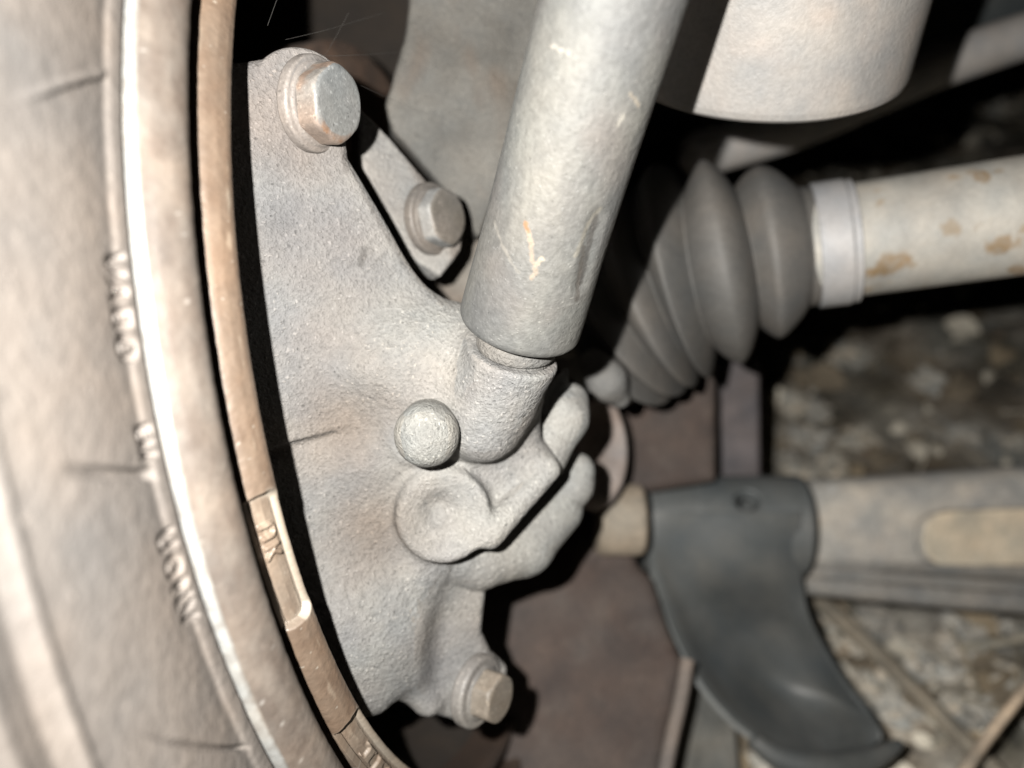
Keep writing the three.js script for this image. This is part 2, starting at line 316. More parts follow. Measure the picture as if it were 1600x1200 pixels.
  const g1 = glyphs('UK', 96, 64, 'bold 58px sans-serif'), g2 = glyphs('IBR', 128, 64, 'bold 58px sans-serif');
  const p1 = [[420, 756], [472, 962]].map(q => rel(polar(q[0], q[1], -0.0018)[1])), p2 = [[548, 1096], [680, 1262]].map(q => rel(polar(q[0], q[1], -0.0018)[1]));
  const pocket = (t, r, [a, b]) => { const m = (a + b) / 2, L = Math.abs(b - a) / 2 * 0.187, q = 0.0042, x = Math.max(Math.abs(t - m) * 0.187 - L + q, 0), y = Math.max(Math.abs(r - 0.1837) - 0.0053 + q, 0); return Math.hypot(x, y) - q; };
  const inward = (t, r) => Math.min(pocket(t, r, p1), pocket(t, r, p2));
  const let1 = (t, r) => { const u = (t - mix(p1[0], p1[1], 0.17)) / ((p1[1] - p1[0]) * 0.34), v = (r - 0.1807) / 0.0062; return g1(u, 1 - v); };
  const let2 = (t, r) => { const u = (t - mix(p2[0], p2[1], 0.12)) / ((p2[1] - p2[0]) * 0.6), v = (r - 0.1807) / 0.0062; return g2(u, 1 - v); };
  const rd = (r, a, t, u) => { if (a > 0.0003) return 0; const w = ss(0, -0.0011, inward(t, r)); return -0.0019 * w + 0.0009 * w * Math.max(let1(t, r), let2(t, r)) + 0.0001 * fbm(t * 90, r * 600, 4, 3); };
  const rc = (r, a, t) => {
    const n = fbm(t * 28, r * 250, 12, 4), m = n3(t * 150, r * 900, 2); let c = mixc([0.0968, 0.0663, 0.046], [0.124, 0.0906, 0.0657], clamp(0.45 + n * 1.5));
    const sc = ss(0.18, 0.4, fbm(t * 14 + 3, r * 420, 33, 3)); c = mixc(c, [0.221, 0.18, 0.137], sc * 0.8); if (m > 0.64) c = mixc(c, [0.268, 0.245, 0.209], 0.6);
    const w = ss(0.0004, -0.0012, inward(t, r)); c = mixc(c, [0.181, 0.151, 0.12], w * (0.4 + 0.5 * n)); const e = inward(t, r), fr = r < 0.1831 ? 1 : 0.25; c = mixc(c, [0.282, 0.251, 0.209], fr * 0.8 * Math.exp(-(((e + 0.0008) / 0.0009) ** 2)));
    return mixc(c, [0.134, 0.106, 0.0777], 0.5 * ss(0.18, 0.1785, r));
  };
  part('rim_ring', mergeGeometries([profileRing(ring, TV0, TV1, 2200, 90, rd, rc), profileRing(ring, TV1, TV0 + 2 * Math.PI, 160, 90, null, dkFar)]), MT.rim, wheel, 'brown inner ring of the rim with cast pockets');
  const brl = [[0.1771, 0.0108], [0.174, 0.02], [0.172, 0.03], [0.171, 0.12], [0.16, 0.135], [0.05, 0.14], [0.001, 0.14]], dk = () => [0.05, 0.042, 0.036];
  part('rim_barrel', profileRing(brl, T0, T0 + 2 * Math.PI, 240, 60, null, dk), MT.rim, wheel);
  const nb = P(281, 658, 0.1415), no = WN.clone().negate();
  part('mud_lump', solid((x, y, z) => smin(ell(nb, no, 0.0016, 0.0011, 0.0011)(x, y, z), cone(nb, nb.clone().add(V(-0.0021, -0.0006, 0.0)), 0.0006, 0.0005)(x, y, z), 0.0008), ...boxOf([nb], 0.005), 0.0002, () => [0.42, 0.41, 0.39]), MT.rim, rim, 'pale dried lump on the rim lip');
}

// ------------------------------------------------------------------ the brake caliper casting
const nA = V(0.45, -0.13, 0.88).normalize(), PA = new Frame(P(405, 300, 0.195), nA);
const nB = V(0.3, -0.12, 0.95).normalize(), PB = new Frame(P(650, 740, 0.2175), nB);
const cal = thing('brake_caliper', 'dusty grey cast brake caliper with a domed cap and two bolts at its ends', 'caliper', P(640, 1130, 0.24));
const dustC = (x, y, z, k = 1) => {
  const n = fbm(x * 55, y * 55, z * 55, 4), m = fbm(x * 21 + 9, y * 21, z * 21, 3), s = fbm(x * 260, y * 260, z * 260, 3);
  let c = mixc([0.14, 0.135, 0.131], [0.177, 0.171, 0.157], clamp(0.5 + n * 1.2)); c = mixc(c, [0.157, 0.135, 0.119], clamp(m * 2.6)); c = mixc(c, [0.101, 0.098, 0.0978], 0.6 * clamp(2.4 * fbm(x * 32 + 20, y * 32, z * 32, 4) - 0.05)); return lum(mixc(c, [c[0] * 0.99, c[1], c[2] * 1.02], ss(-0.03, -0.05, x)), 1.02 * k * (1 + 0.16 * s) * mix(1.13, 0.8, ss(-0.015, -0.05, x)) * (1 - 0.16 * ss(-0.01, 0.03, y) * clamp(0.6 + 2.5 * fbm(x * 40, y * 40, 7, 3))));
};
{
  const up = PA.slab([[330, 100], [395, 92], [452, 82], [500, 106], [537, 160], [546, 245], [592, 322], [640, 408], [692, 492], [722, 500], [740, 560], [640, 640], [560, 668], [520, 682], [440, 712], [330, 730]], -0.012, 0, 0.0026);
  const low = PA.slab([[330, 640], [540, 600], [660, 640], [740, 800], [660, 900], [628, 985], [618, 1050], [590, 1094], [480, 1105], [360, 900]], -0.016, -0.0028, 0.0035);
  const body = PB.slab([[600, 560], [640, 515], [722, 496], [790, 540], [845, 590], [846, 640], [856, 690], [876, 716], [862, 738], [810, 780], [755, 845], [700, 880], [640, 890], [560, 860], [560, 700]], -0.017, -0.001, 0.006);
  const sockA = P(806, 554, 0.2065), rodDir = P(800, 560, 0.205).sub(P(960, 0, 0.167)).normalize(), sockCut = plane(sockA, rodDir.clone().negate());
  const sock2 = cone(sockA.clone().addScaledVector(rodDir, -0.006), P(756, 662, 0.2165), 0.0128, 0.0104), sock = (x, y, z) => smax(sock2(x, y, z), sockCut(x, y, z), 0.0016);
  const shoulder = cone(P(650, 600, 0.2275), P(772, 596, 0.2215), 0.012, 0.013);
  const stepCut = plane(P(800, 672, 0.2), V(0.42, -0.8, 0.1));
  const pinC = P(674, 660, 0.218), pinN = V(0.12, -0.06, 0.99).normalize();
  const pinBoss = cyl(P(660, 664, 0.2165), pinN, 0.0112, -0.008, 0.0004, 0.0018), pinGroove = cyl(P(664, 664, 0.2158), pinN, 0.0101, -0.0004, 0.004, 0.0004);
  const dishC = P(693, 806, 0.2185), dishN = V(0.1, -0.02, 0.99).normalize();
  const dish = cyl(dishC, dishN, 0.0134, -0.009, 0.0016, 0.0026), dishHole = ell(dishC.clone().addScaledVector(dishN, 0.0024), dishN, 0.0098, 0.0092, 0.0046), dimple = ball(dishC.clone().addScaledVector(dishN, 0.0006).add(V(-0.001, 0.001, 0)), 0.0050);
  const rib = cone(P(764, 834, 0.2225), P(858, 733, 0.232), 0.0044, 0.0034), web = PB.slab([[700, 690], [845, 690], [866, 720], [760, 845], [700, 850]], -0.015, -0.005, 0.003);
  const bulge = ell(P(560, 985, 0.2235), nA, 0.016, 0.022, 0.008), hollow = ell(P(580, 838, 0.2125), nA, 0.013, 0.012, 0.006), hollow2 = ell(P(552, 668, 0.2065), nA, 0.009, 0.007, 0.005), ridge = cone(P(655, 552, 0.2235), P(575, 580, 0.2195), 0.009, 0.008);
  const edgeRise = cone(P(600, 470, 0.216), P(700, 500, 0.223), 0.008, 0.007);
  const fAxis = [P(640, 855, 0.233), P(744, 871, 0.246), P(818, 851, 0.256), P(870, 795, 0.264)];
  const f1 = cone(fAxis[0], fAxis[1], 0.0092, 0.0098), f2 = cone(fAxis[1], fAxis[2], 0.0098, 0.01), f3 = cone(fAxis[2], fAxis[3], 0.01, 0.0088);
  const PE = new Frame(P(700, 1010, 0.241), V(0.45, -0.2, 0.87));
  const ear = PE.slab([[648, 890], [700, 880], [765, 905], [757, 990], [772, 1024], [796, 1046], [796, 1092], [770, 1128], [742, 1140], [672, 1118], [628, 1092], [608, 1060], [618, 985]], -0.011, 0, 0.003), earRib = cone(PE.hit(650, 990), PE.hit(668, 1100), 0.004, 0.003), earHol = cone(PE.hit(705, 1000, 0.0125), PE.hit(715, 1080, 0.0125), 0.012, 0.012);
  const slit = cone(PA.hit(572, 1098, -0.003), PA.hit(634, 1046, -0.004), 0.0024, 0.0014), slit2 = cone(PA.hit(425, 714, -0.001), PA.hit(522, 681, -0.0012), 0.0027, 0.0009);
  const f = (x, y, z) => {
    let d = smin(up(x, y, z), low(x, y, z), 0.0012);
    let e = smax(smin(smin(body(x, y, z), shoulder(x, y, z), 0.012), sock(x, y, z), 0.008), -stepCut(x, y, z) < -0.001 ? -1 : -1, 0.0001);
    d = smin(d, ridge(x, y, z), 0.008); 
    d = smin(d, e, 0.016);
    d = smin(d, web(x, y, z), 0.003); d = smin(d, rib(x, y, z), 0.003);
    d = smin(d, bulge(x, y, z), 0.014); d = smax(d, -hollow(x, y, z), 0.012); d = smax(d, -hollow2(x, y, z), 0.009);
    d = smin(d, pinBoss(x, y, z), 0.0025); 
    d = smin(d, dish(x, y, z), 0.003); d = smax(d, -dishHole(x, y, z), 0.0035); d = smax(d, -dimple(x, y, z), 0.002);
    d = smin(d, smax(smin(ear(x, y, z), earRib(x, y, z), 0.006), -earHol(x, y, z), 0.004), 0.009); d = smax(d, -slit(x, y, z), 0.001); d = smax(d, -slit2(x, y, z), 0.001);
    let l = smin(smin(f1(x, y, z), f2(x, y, z), 0.002), f3(x, y, z), 0.002);
    d = Math.min(d, smin(l, d + 0.0005, 0.0016));
    if (Math.abs(d) > 0.002) return d;
    const rg = 0.6 + 1.6 * Math.max(0, n3(x * 35, y * 35, z * 35) + 0.1);
    return d + 0.00022 * fbm(x * 420, y * 420, z * 420, 3) * rg + 0.00035 * fbm(x * 80, y * 80, z * 80, 2);
  };
  const lo = V(-0.092, -0.114, -0.285), hi = V(0.032, 0.092, -0.165);
  const brown = (p, x, y, z, r) => Math.exp(-(((x - p.x) ** 2 + (y - p.y) ** 2 + (z - p.z) ** 2) / (r * r)));
  const b1 = P(585, 834, 0.217), b2 = P(540, 668, 0.209), b3 = P(520, 420, 0.208), pale = P(650, 545, 0.215);
  const lobeC = P(800, 862, 0.248), lobeD = P(870, 790, 0.26);
  const segD = (x, y, z, a, b) => { const dx = b.x - a.x, dy = b.y - a.y, dz = b.z - a.z, t = clamp(((x - a.x) * dx + (y - a.y) * dy + (z - a.z) * dz) / (dx * dx + dy * dy + dz * dz)); return Math.hypot(x - a.x - dx * t, y - a.y - dy * t, z - a.z - dz * t); };
  const cracksAndCrease = [[[[578, 536], [605, 520], [640, 502], [668, 500]].map(q => PA.hit(...q)), 0.0007, 0.6], [[[564, 412], [570, 392]].map(q => PA.hit(...q)), 0.0009, 0.7], [[[541, 245], [583, 330], [628, 412], [664, 476]].map(q => PA.hit(...q)), 0.0005, 0.45], [[[536, 238], [540, 268]].map(q => PA.hit(...q)), 0.0006, 0.6]];  // crack marks, plus the chamfer's crease shade drawn as a dark line
  const body_ = part('casting', solid(f, lo, hi, 0.00066, (x, y, z, a, b, c) => {
    let k = dustC(x, y, z); k = mixc(k, [0.105, 0.0826, 0.0651], 0.9 * Math.max(brown(b1, x, y, z, 0.013), brown(b2, x, y, z, 0.011))); k = mixc(k, [0.133, 0.118, 0.111], 0.4 * brown(b3, x, y, z, 0.02)); k = mixc(k, [0.2, 0.198, 0.182], 0.75 * Math.max(brown(lobeC, x, y, z, 0.022), brown(lobeD, x, y, z, 0.018)));
    for (const [q, w, u] of cracksAndCrease) for (let i = 0; i + 1 < q.length; i++) { const dd = segD(x, y, z, q[i], q[i + 1]); if (dd < w * 2) k = mixc(k, [0.045, 0.04, 0.036], u * ss(w * 1.6, w * 0.5, dd)); }
    return mixc(k, [0.164, 0.162, 0.147], 0.5 * brown(pale, x, y, z, 0.016));
  }), MT.cast, cal);
  // the two blunt fingers reaching away to the right
  const paleC = (x, y, z) => lum(mixc([0.2, 0.198, 0.186], [0.163, 0.155, 0.143], clamp(0.3 + 1.4 * fbm(x * 60, y * 60, z * 60, 3))), 1.02);
  const fin = (pts, rs, k, cut) => { const cs = []; for (let i = 0; i + 1 < pts.length; i++) cs.push(cone(pts[i], pts[i + 1], rs[i], rs[i + 1])); return solid((x, y, z) => { let d = 1; for (const c of cs) d = smin(d, c(x, y, z), k); if (cut) d = smax(d, cut(x, y, z), 0.0012); return d + 0.0003 * fbm(x * 130, y * 130, z * 130, 3); }, ...boxOf(pts, 0.014), 0.0006, paleC); };
  part('lug', fin([P(845, 820, 0.261), P(893, 757, 0.267), P(902, 735, 0.268)], [0.0084, 0.0073, 0.006], 0.002), MT.cast, cal);
  const rg = P(872, 796, 0.263), rgn = P(895, 752, 0.251).sub(P(840, 815, 0.243)).normalize();
  part('collar', solid(cyl(P(868, 795, 0.264), rgn, 0.0088, -0.005, 0.0022, 0.0016), ...boxOf([rg], 0.02), 0.0006, paleC), MT.cast, cal);
  part('lug', fin([P(845, 715, 0.243), P(880, 650, 0.247), P(890, 626, 0.25)], [0.0080, 0.0076, 0.0058], 0.004), MT.cast, cal);
  part('lug_spur', fin([P(850, 640, 0.243), P(876, 600, 0.246), P(884, 580, 0.247)], [0.0035, 0.0022, 0.001], 0.002), MT.cast, cal);
  // domed cap
  const tip = P(667, 679, 0.2045);
  part('domed_cap', solid((x, y, z) => smin(cone(pinC, tip, 0.0078, 0.0082)(x, y, z), ball(tip, 0.0083)(x, y, z), 0.001) + 0.00012 * fbm(x * 300, y * 300, z * 300, 3), ...boxOf([pinC, tip], 0.012), 0.0004, (x, y, z) => lum(mixc([0.2, 0.195, 0.178], [0.126, 0.122, 0.112], clamp(0.4 + 1.6 * fbm(x * 110, y * 110, z * 110, 3))), 1)), MT.cast, cal, 'dome-shaped dusty cap in the middle of the casting');
}
function hexBolt(c, n, R, H, flangeR, flangeH, spin, parent, col, fcol, h = 0.00035) {
  const [e1, e2, e3] = axes(n), cs = Math.cos(spin), sn = Math.sin(spin);
  const head = (x, y, z) => {
    x -= c.x; y -= c.y; z -= c.z;
    const a0 = x * e1.x + y * e1.y + z * e1.z, b0 = x * e2.x + y * e2.y + z * e2.z, t = x * e3.x + y * e3.y + z * e3.z, a = a0 * cs - b0 * sn, b = a0 * sn + b0 * cs, in_ = R * 0.866;
    let d = Math.max(Math.abs(b), Math.abs(a) * 0.866 + Math.abs(b) * 0.5) - in_;
    d = smax(d, Math.hypot(a, b) - R * 0.945, 0.0006); d = smax(d, Math.abs(t - H / 2) - H / 2, 0.0007);
    return smax(d, (Math.hypot(a, b) - in_ * 0.97 + (t - H) * 1.1) * 0.65, 0.0006) + 0.00012 * fbm(x * 220, y * 220, z * 220, 2);
  };
  const top = c.clone().addScaledVector(e3, H), b = part('bolt', solid(head, ...boxOf([c, top], R * 1.15), h, (x, y, z) => { const q = V(x, y, z).sub(c); return col(q.dot(e1), q.dot(e2), q.dot(e3), x, y, z); }), MT.bolt, parent);
  const fl = cyl(c, n, flangeR, -flangeH * 0.6, flangeH, Math.min(0.0012, flangeH * 0.45)), slope = cyl(c, n, R * 0.98, -0.001, flangeH + 0.0008, 0.0008);
  part('washer', solid((x, y, z) => smin(fl(x, y, z), slope(x, y, z), 0.001) + 0.0001 * fbm(x * 240, y * 240, z * 240, 2), ...boxOf([c], flangeR * 1.25), h, fcol), MT.bolt, b);
  return b;
}
{
  const ax = V(0.9, -0.13, 0.42).normalize(), c = PA.hit(487, 163, 0.0015);
  const boss = solid(cyl(PA.hit(472, 158, -0.001), nA, 0.0128, -0.008, 0.0010, 0.0009), ...boxOf([PA.hit(472, 158, 0)], 0.018), 0.0005, (x, y, z) => mixc(dustC(x, y, z), [0.137, 0.119, 0.108], 0.5));
  part('boss', boss, MT.cast, cal);
  const rustSpot = (x, y, z) => ss(0.12, 0.3, fbm(x * 140 + 5, y * 140, z * 140, 3));
  hexBolt(c, ax, 0.0103, 0.0088, 0.0117, 0.0022, 0.25, cal, (a, b, t, x, y, z) => {
    let k = mixc([0.126, 0.13, 0.128], [0.158, 0.158, 0.153], clamp(0.5 + fbm(x * 150, y * 150, z * 150, 3))); if (t < 0.0083) { k = mixc(k, [0.18, 0.155, 0.133], 0.7); k = mixc(k, [0.158, 0.09, 0.054], 0.55 * rustSpot(x, y, z) + 0.4 * ss(0.001, -0.006, b)); } else if (Math.hypot(a, b) > 0.0075) k = mixc(k, [0.151, 0.0864, 0.0504], 0.5 * rustSpot(x * 1.7, y, z) + 0.5 * ss(-0.004, -0.0085, b)); return k;
  }, (x, y, z) => mixc(dustC(x, y, z, 1.12), [0.194, 0.169, 0.151], 0.5));
  const ax2 = V(0.84, -0.1, 0.52).normalize();
  hexBolt(P(742, 1078, 0.243), ax2, 0.0082, 0.0098, 0.0112, 0.0028, 0.5, cal, (a, b, t, x, y, z) => mixc([0.166, 0.144, 0.119], [0.137, 0.112, 0.0864], clamp(0.4 + 1.3 * fbm(x * 130, y * 130, z * 130, 3) + (t > 0.0092 ? 0.3 : 0))), (x, y, z) => mixc(dustC(x, y, z), [0.151, 0.133, 0.115], 0.5), 0.0005);
}

// ------------------------------------------------------------------ the rod
{
  const a = P(811, 510, 0.203), b = P(975, -60, 0.158), ax = b.clone().sub(a).normalize(), L = a.distanceTo(b) * 1.6, [e1, e2] = axes(ax, V(0, 0, 1));
  const R = 0.0151;
  const rod = thing('steel_rod', 'dusty grey steel tube slanting down from the top onto the casting', 'rod', a);
  const t1 = [0.5, 0.245], prof = (s) => { const e = Math.min(s / 0.0022, 1); return R * (1 - 0.10 * (1 - Math.sqrt(1 - (1 - e) ** 2))) * (1 + 0.05 * ss(0.03, 0, s) - 0.01 * ss(0.02, 0.05, s)); };
  const px2 = (u, v) => { const p = a.clone().addScaledVector(ax, v * L).addScaledVector(e1, Math.cos(u * 6.28319) * R).addScaledVector(e2, Math.sin(u * 6.28319) * R); return [800 + F * p.x / -p.z, 600 - F * p.y / -p.z]; };
  const seg = (x, y, q) => { let m = 1e9; for (let i = 0; i + 1 < q.length; i++) { const [x1, y1] = q[i], [x2, y2] = q[i + 1], dx = x2 - x1, dy = y2 - y1, t = clamp(((x - x1) * dx + (y - y1) * dy) / (dx * dx + dy * dy)); m = Math.min(m, Math.hypot(x - x1 - dx * t, y - y1 - dy * t)); } return m; };
  const nu = 260, nv = 700;
  // marks, as places on the tube: (angle, metres up from its end)
  const uvOf = (px, py) => { let best = [0, 0, 1e9]; for (let i = 0; i < 200; i++) for (let j = 0; j < 190; j++) { const u = 0.0 + i / 200, v = j / 190, p = a.clone().addScaledVector(ax, v * L).addScaledVector(e1, Math.cos(u * 6.28319) * R).addScaledVector(e2, Math.sin(u * 6.28319) * R); const nrm = p.clone().sub(a); nrm.addScaledVector(ax, -nrm.dot(ax)); if (nrm.dot(p) > 0) continue; const q = Math.hypot(800 + F * p.x / -p.z - px, 600 - F * p.y / -p.z - py); if (q < best[2]) best = [u, v, q]; } return [best[0] * 6.28319 * R, best[1] * L]; };
  const marks = [
    [[[822, 350], [829, 372], [831, 400], [836, 425], [832, 432]].map(q => uvOf(...q)), 0.0006, [0.16, 0.13, 0.1], 0.9], [[[821, 350], [824, 362]].map(q => uvOf(...q)), 0.0005, [0.15, 0.08, 0.04], 1], [[[836, 415], [845, 405]].map(q => uvOf(...q)), 0.0005, [0.222, 0.192, 0.148], 0.8],
    [[[938, 328], [920, 350], [900, 400]].map(q => uvOf(...q)), 0.0007, [0.178, 0.163, 0.133], 0.55], [[[935, 345], [908, 440]].map(q => uvOf(...q)), 0.0010, [0.037, 0.0333, 0.0296], 0.75], [[[915, 390], [900, 468]].map(q => uvOf(...q)), 0.0008, [0.0518, 0.0444, 0.037], 0.7],
    [[[976, 178], [966, 195]].map(q => uvOf(...q)), 0.0005, [0.222, 0.207, 0.178], 0.7], [[[985, 145], [998, 165]].map(q => uvOf(...q)), 0.0004, [0.192, 0.163, 0.126], 0.6], [[[862, 70], [890, 84]].map(q => uvOf(...q)), 0.0004, [0.2, 0.185, 0.163], 0.6], [[[773, 345], [790, 390], [812, 425]].map(q => uvOf(...q)), 0.0004, [0.148, 0.141, 0.126], 0.5],
  ];
  const col = (u, v, p) => {
    const x = u * 6.28319 * R, y = v * L; let k = mixc([0.105, 0.103, 0.0932], [0.074, 0.074, 0.071], clamp(0.42 + 1.9 * fbm(x * 60, y * 35, 3, 4)));
    k = mixc(k, [0.0629, 0.0629, 0.0622], 0.75 * clamp(fbm(x * 40 + 4, y * 28, 9, 3) * 2.6)); k = mixc(k, [0.0962, 0.0777, 0.0666], 0.5 * clamp(fbm(x * 50 + 14, y * 38, 19, 3) * 2 - 0.1));
    k = lum(k, 1 + 0.22 * fbm(x * 900, y * 260, 2, 2));
    for (const [q, w, c, s] of marks) { const d = seg(x, y, q) + 0.00045 * n3(x * 900, y * 900, 4); k = mixc(k, c, s * ss(w * 1.3, w * 0.5, d)); }
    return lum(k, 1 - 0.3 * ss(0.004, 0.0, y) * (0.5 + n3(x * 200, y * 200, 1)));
  };
  const ch = marks.slice(4, 6);
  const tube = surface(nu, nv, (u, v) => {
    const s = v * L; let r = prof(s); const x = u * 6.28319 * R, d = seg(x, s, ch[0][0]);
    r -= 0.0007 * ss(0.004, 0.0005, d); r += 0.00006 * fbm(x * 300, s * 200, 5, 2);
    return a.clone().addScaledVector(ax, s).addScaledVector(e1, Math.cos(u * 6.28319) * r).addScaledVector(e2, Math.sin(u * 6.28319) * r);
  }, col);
  part('tube', tube, MT.rod, rod);
  part('end_face', surface(72, 6, (u, v) => a.clone().addScaledVector(ax, 0.00005).addScaledVector(e1, Math.cos(u * 6.28319) * R * 0.9 * v).addScaledVector(e2, Math.sin(u * 6.28319) * R * 0.9 * v), () => [0.13, 0.12, 0.11]), MT.rod, rod);
  const nk = a.clone().addScaledVector(ax, 0.002), nk2 = P(801, 575, 0.2095);
  part('neck', sweep([nk, nk.clone().lerp(nk2, 0.33), nk.clone().lerp(nk2, 0.66), nk2], v => 0.0098 + (v > 0.35 && v < 0.6 ? 0.0009 : 0) - 0.0002 * Math.abs(Math.sin(v * 19)), 40, 64, () => [0.115, 0.108, 0.098]), MT.cast, rod);
}

// ------------------------------------------------------------------ behind the casting: disc, cast plate, link
{
  const disc = thing('brake_disc', 'dark rusty brake disc in the gloom above the upper bolt', 'brake disc', wp(0.118, 0.04, T0 + 1.2));
  const dc = (r, a, t) => lum(mixc([0.075, 0.045, 0.03], [0.17, 0.105, 0.07], clamp(0.5 + fbm(r * 200, t * 5, 3, 4) * 1.5)), 1);
  part('friction_ring', profileRing([[0.062, 0.03], [0.064, 0.028], [0.114, 0.028], [0.116, 0.03], [0.116, 0.044], [0.114, 0.046], [0.062, 0.046]], T0, T0 + 2 * Math.PI, 200, 60, null, dc), MT.rust, disc);
  part('hat', profileRing([[0.062, 0.046], [0.064, 0.03], [0.06, 0.05], [0.06, 0.09], [0.056, 0.095], [0.002, 0.095]], T0, T0 + 2 * Math.PI, 120, 40, null, dc), MT.rust, disc);
  const kn = thing('steering_knuckle', 'grey dusty cast plate behind the tube, seen above the small bolt', 'knuckle', P(700, 400, 0.295));
  const PK = new Frame(P(700, 150, 0.272), V(0.15, -0.1, 0.95));
  const ks = PK.slab([[642, -300], [640, 0], [632, 60], [612, 130], [600, 165], [612, 205], [650, 245], [722, 330], [748, 372], [770, 320], [800, 250], [850, 200], [920, -300]], -0.015, 0, 0.002), kd = ell(PK.hit(840, 80, 0.002), PK.e3, 0.016, 0.018, 0.006);
  part('plate', solid((x, y, z) => smax(ks(x, y, z), -kd(x, y, z), 0.003) + 0.0009 * fbm(x * 60, y * 60, z * 60, 3), ...boxOf([PK.hit(580, -320), PK.hit(940, 400), PK.hit(580, 400), PK.hit(940, -320)], 0.02), 0.0012, (x, y, z) => { const n = fbm(x * 45, y * 45, z * 45, 4), m = fbm(x * 80 + 3, y * 30, z * 80, 3); return mixc(mixc([0.082, 0.077, 0.068], [0.13, 0.123, 0.11], clamp(0.45 + n * 1.6)), [0.1, 0.068, 0.046], clamp(m * 1.5 - 0.2)); }), MT.cast, kn);
  part('back_wall', solid(PK.slab([[700, 250], [900, 150], [960, 300], [900, 560], [640, 560], [680, 400]], -0.03, -0.02, 0.002), ...boxOf([PK.hit(640, 150, -0.025), PK.hit(960, 560, -0.025), PK.hit(640, 560, -0.025), PK.hit(960, 150, -0.025)], 0.01), 0.0014, (x, y, z) => mixc([0.12, 0.095, 0.075], [0.16, 0.145, 0.125], clamp(0.5 + 2 * fbm(x * 50, y * 50, z * 50, 3)))), MT.cast, kn);
  const lk = thing('bolted_link', 'dusty grey flat link with a hex bolt between the casting and the tube', 'bracket', P(690, 440, 0.26));
  const PL = new Frame(P(650, 330, 0.248), V(0.5, 0.1, 0.85));
  const ls = PL.slab([[560, 165], [584, 186], [620, 225], [700, 322], [728, 350], [722, 390], [690, 432], [640, 400], [560, 250]], -0.008, 0, 0.0014);
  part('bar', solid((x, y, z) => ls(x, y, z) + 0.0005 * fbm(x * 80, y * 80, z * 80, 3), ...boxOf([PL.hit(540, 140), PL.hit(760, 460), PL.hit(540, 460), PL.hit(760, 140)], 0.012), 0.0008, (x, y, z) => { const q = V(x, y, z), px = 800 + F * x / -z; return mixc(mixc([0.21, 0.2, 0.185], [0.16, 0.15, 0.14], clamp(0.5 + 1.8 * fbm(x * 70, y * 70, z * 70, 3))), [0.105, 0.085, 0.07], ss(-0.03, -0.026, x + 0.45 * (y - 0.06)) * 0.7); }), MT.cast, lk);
  hexBolt(PL.hit(672, 343, 0.0005), V(0.82, 0.0, 0.56), 0.0098, 0.0078, 0.0115, 0.0022, 0.15, lk, (a, b, t, x, y, z) => t > 0.0072 ? mixc([0.105, 0.094, 0.08], [0.135, 0.12, 0.105], clamp(0.5 + 2 * fbm(x * 130, y * 130, z * 130, 3))) : [0.2, 0.195, 0.185], () => [0.12, 0.105, 0.092], 0.0005);
}

// ------------------------------------------------------------------ damper, bar, dark panel
{
  const dp = thing('damper_body', 'wide pale grey damper cylinder hanging into the top right', 'damper', P(1200, 180, 0.262));
  const c = P(1184, 104, 0.262), ax = V(-0.04, 0.75, 0.66).normalize(), [e1, e2] = axes(ax, V(0, 0, 1)), R = 0.0467, L = 0.2;
  const pr = [[0.001, -0.001], [R * 0.8, -0.001], [R * 0.95, -0.0006], [R * 0.99, 0.0008], [R, 0.003], [R, L]];
  const seg = []; for (let i = 0; i + 1 < pr.length; i++) for (let k = 0; k < (i === 4 ? 60 : 6); k++) seg.push([mix(pr[i][0], pr[i + 1][0], k / (i === 4 ? 60 : 6)), mix(pr[i][1], pr[i + 1][1], k / (i === 4 ? 60 : 6))]); seg.push(pr[5]);
  part('cylinder', surface(200, seg.length - 1, (u, v) => { const [r, s] = seg[Math.round(v * (seg.length - 1))]; return c.clone().addScaledVector(ax, s).addScaledVector(e1, Math.cos(u * 6.28319) * r).addScaledVector(e2, Math.sin(u * 6.28319) * r); }, (u, v, p) => mixc(mixc([0.187, 0.178, 0.168], [0.223, 0.213, 0.201], clamp(0.5 + 1.6 * fbm(p.x * 40, p.y * 40, p.z * 40, 4))), [0.248, 0.216, 0.193], clamp(1.5 * fbm(p.x * 90, p.y * 60, p.z * 90, 3)))), MT.paint, dp);
}
{
  const q = [P(1060, 252, 0.43), P(1130, 230, 0.43), P(1240, 198, 0.435), P(1360, 148, 0.44), P(1460, 105, 0.44), P(1560, 70, 0.44), P(1700, 22, 0.44), P(2100, -140, 0.44)];
  const sb = thing('anti_roll_bar', 'slim pale grey bar rising to the right behind the damper cylinder', 'bar', q[0]);
  part('bar', sweep(q, v => mix(0.0128, 0.0124, v) * Math.min(1, Math.sqrt(v / 0.02 + 0.02)), 90, 40, (u, v, p) => mixc([0.324, 0.308, 0.294], [0.257, 0.24, 0.223], clamp(0.5 + 1.6 * fbm(p.x * 40, p.y * 40, p.z * 40, 3)))), MT.paint, sb);
  part('lug', solid(cone(P(1243, 205, 0.435), P(1258, 212, 0.433), 0.005, 0.004), ...boxOf([P(1250, 208, 0.434)], 0.012), 0.0012, () => [0.405, 0.378, 0.351]), MT.paint, sb);
  const pn = thing('liner_panel', 'dark grey panel in the top right corner above the slim bar', 'panel', P(1500, 120, 0.5));
  const PP = new Frame(P(1500, 20, 0.49), V(-0.1, 0.2, 0.95));
  part('sheet', solid((x, y, z) => PP.slab([[1330, -300], [2200, -300], [2200, 0], [1600, 75], [1400, 130], [1330, 60]], -0.004, 0, 0.001)(x, y, z), ...boxOf([PP.hit(1320, -310), PP.hit(2210, 140), PP.hit(1320, 140), PP.hit(2210, -310)], 0.01), 0.002, (x, y, z) => lum([0.06, 0.066, 0.066], 1 + 0.6 * fbm(x * 25, y * 25, z * 25, 3))), MT.plastic, pn);
}

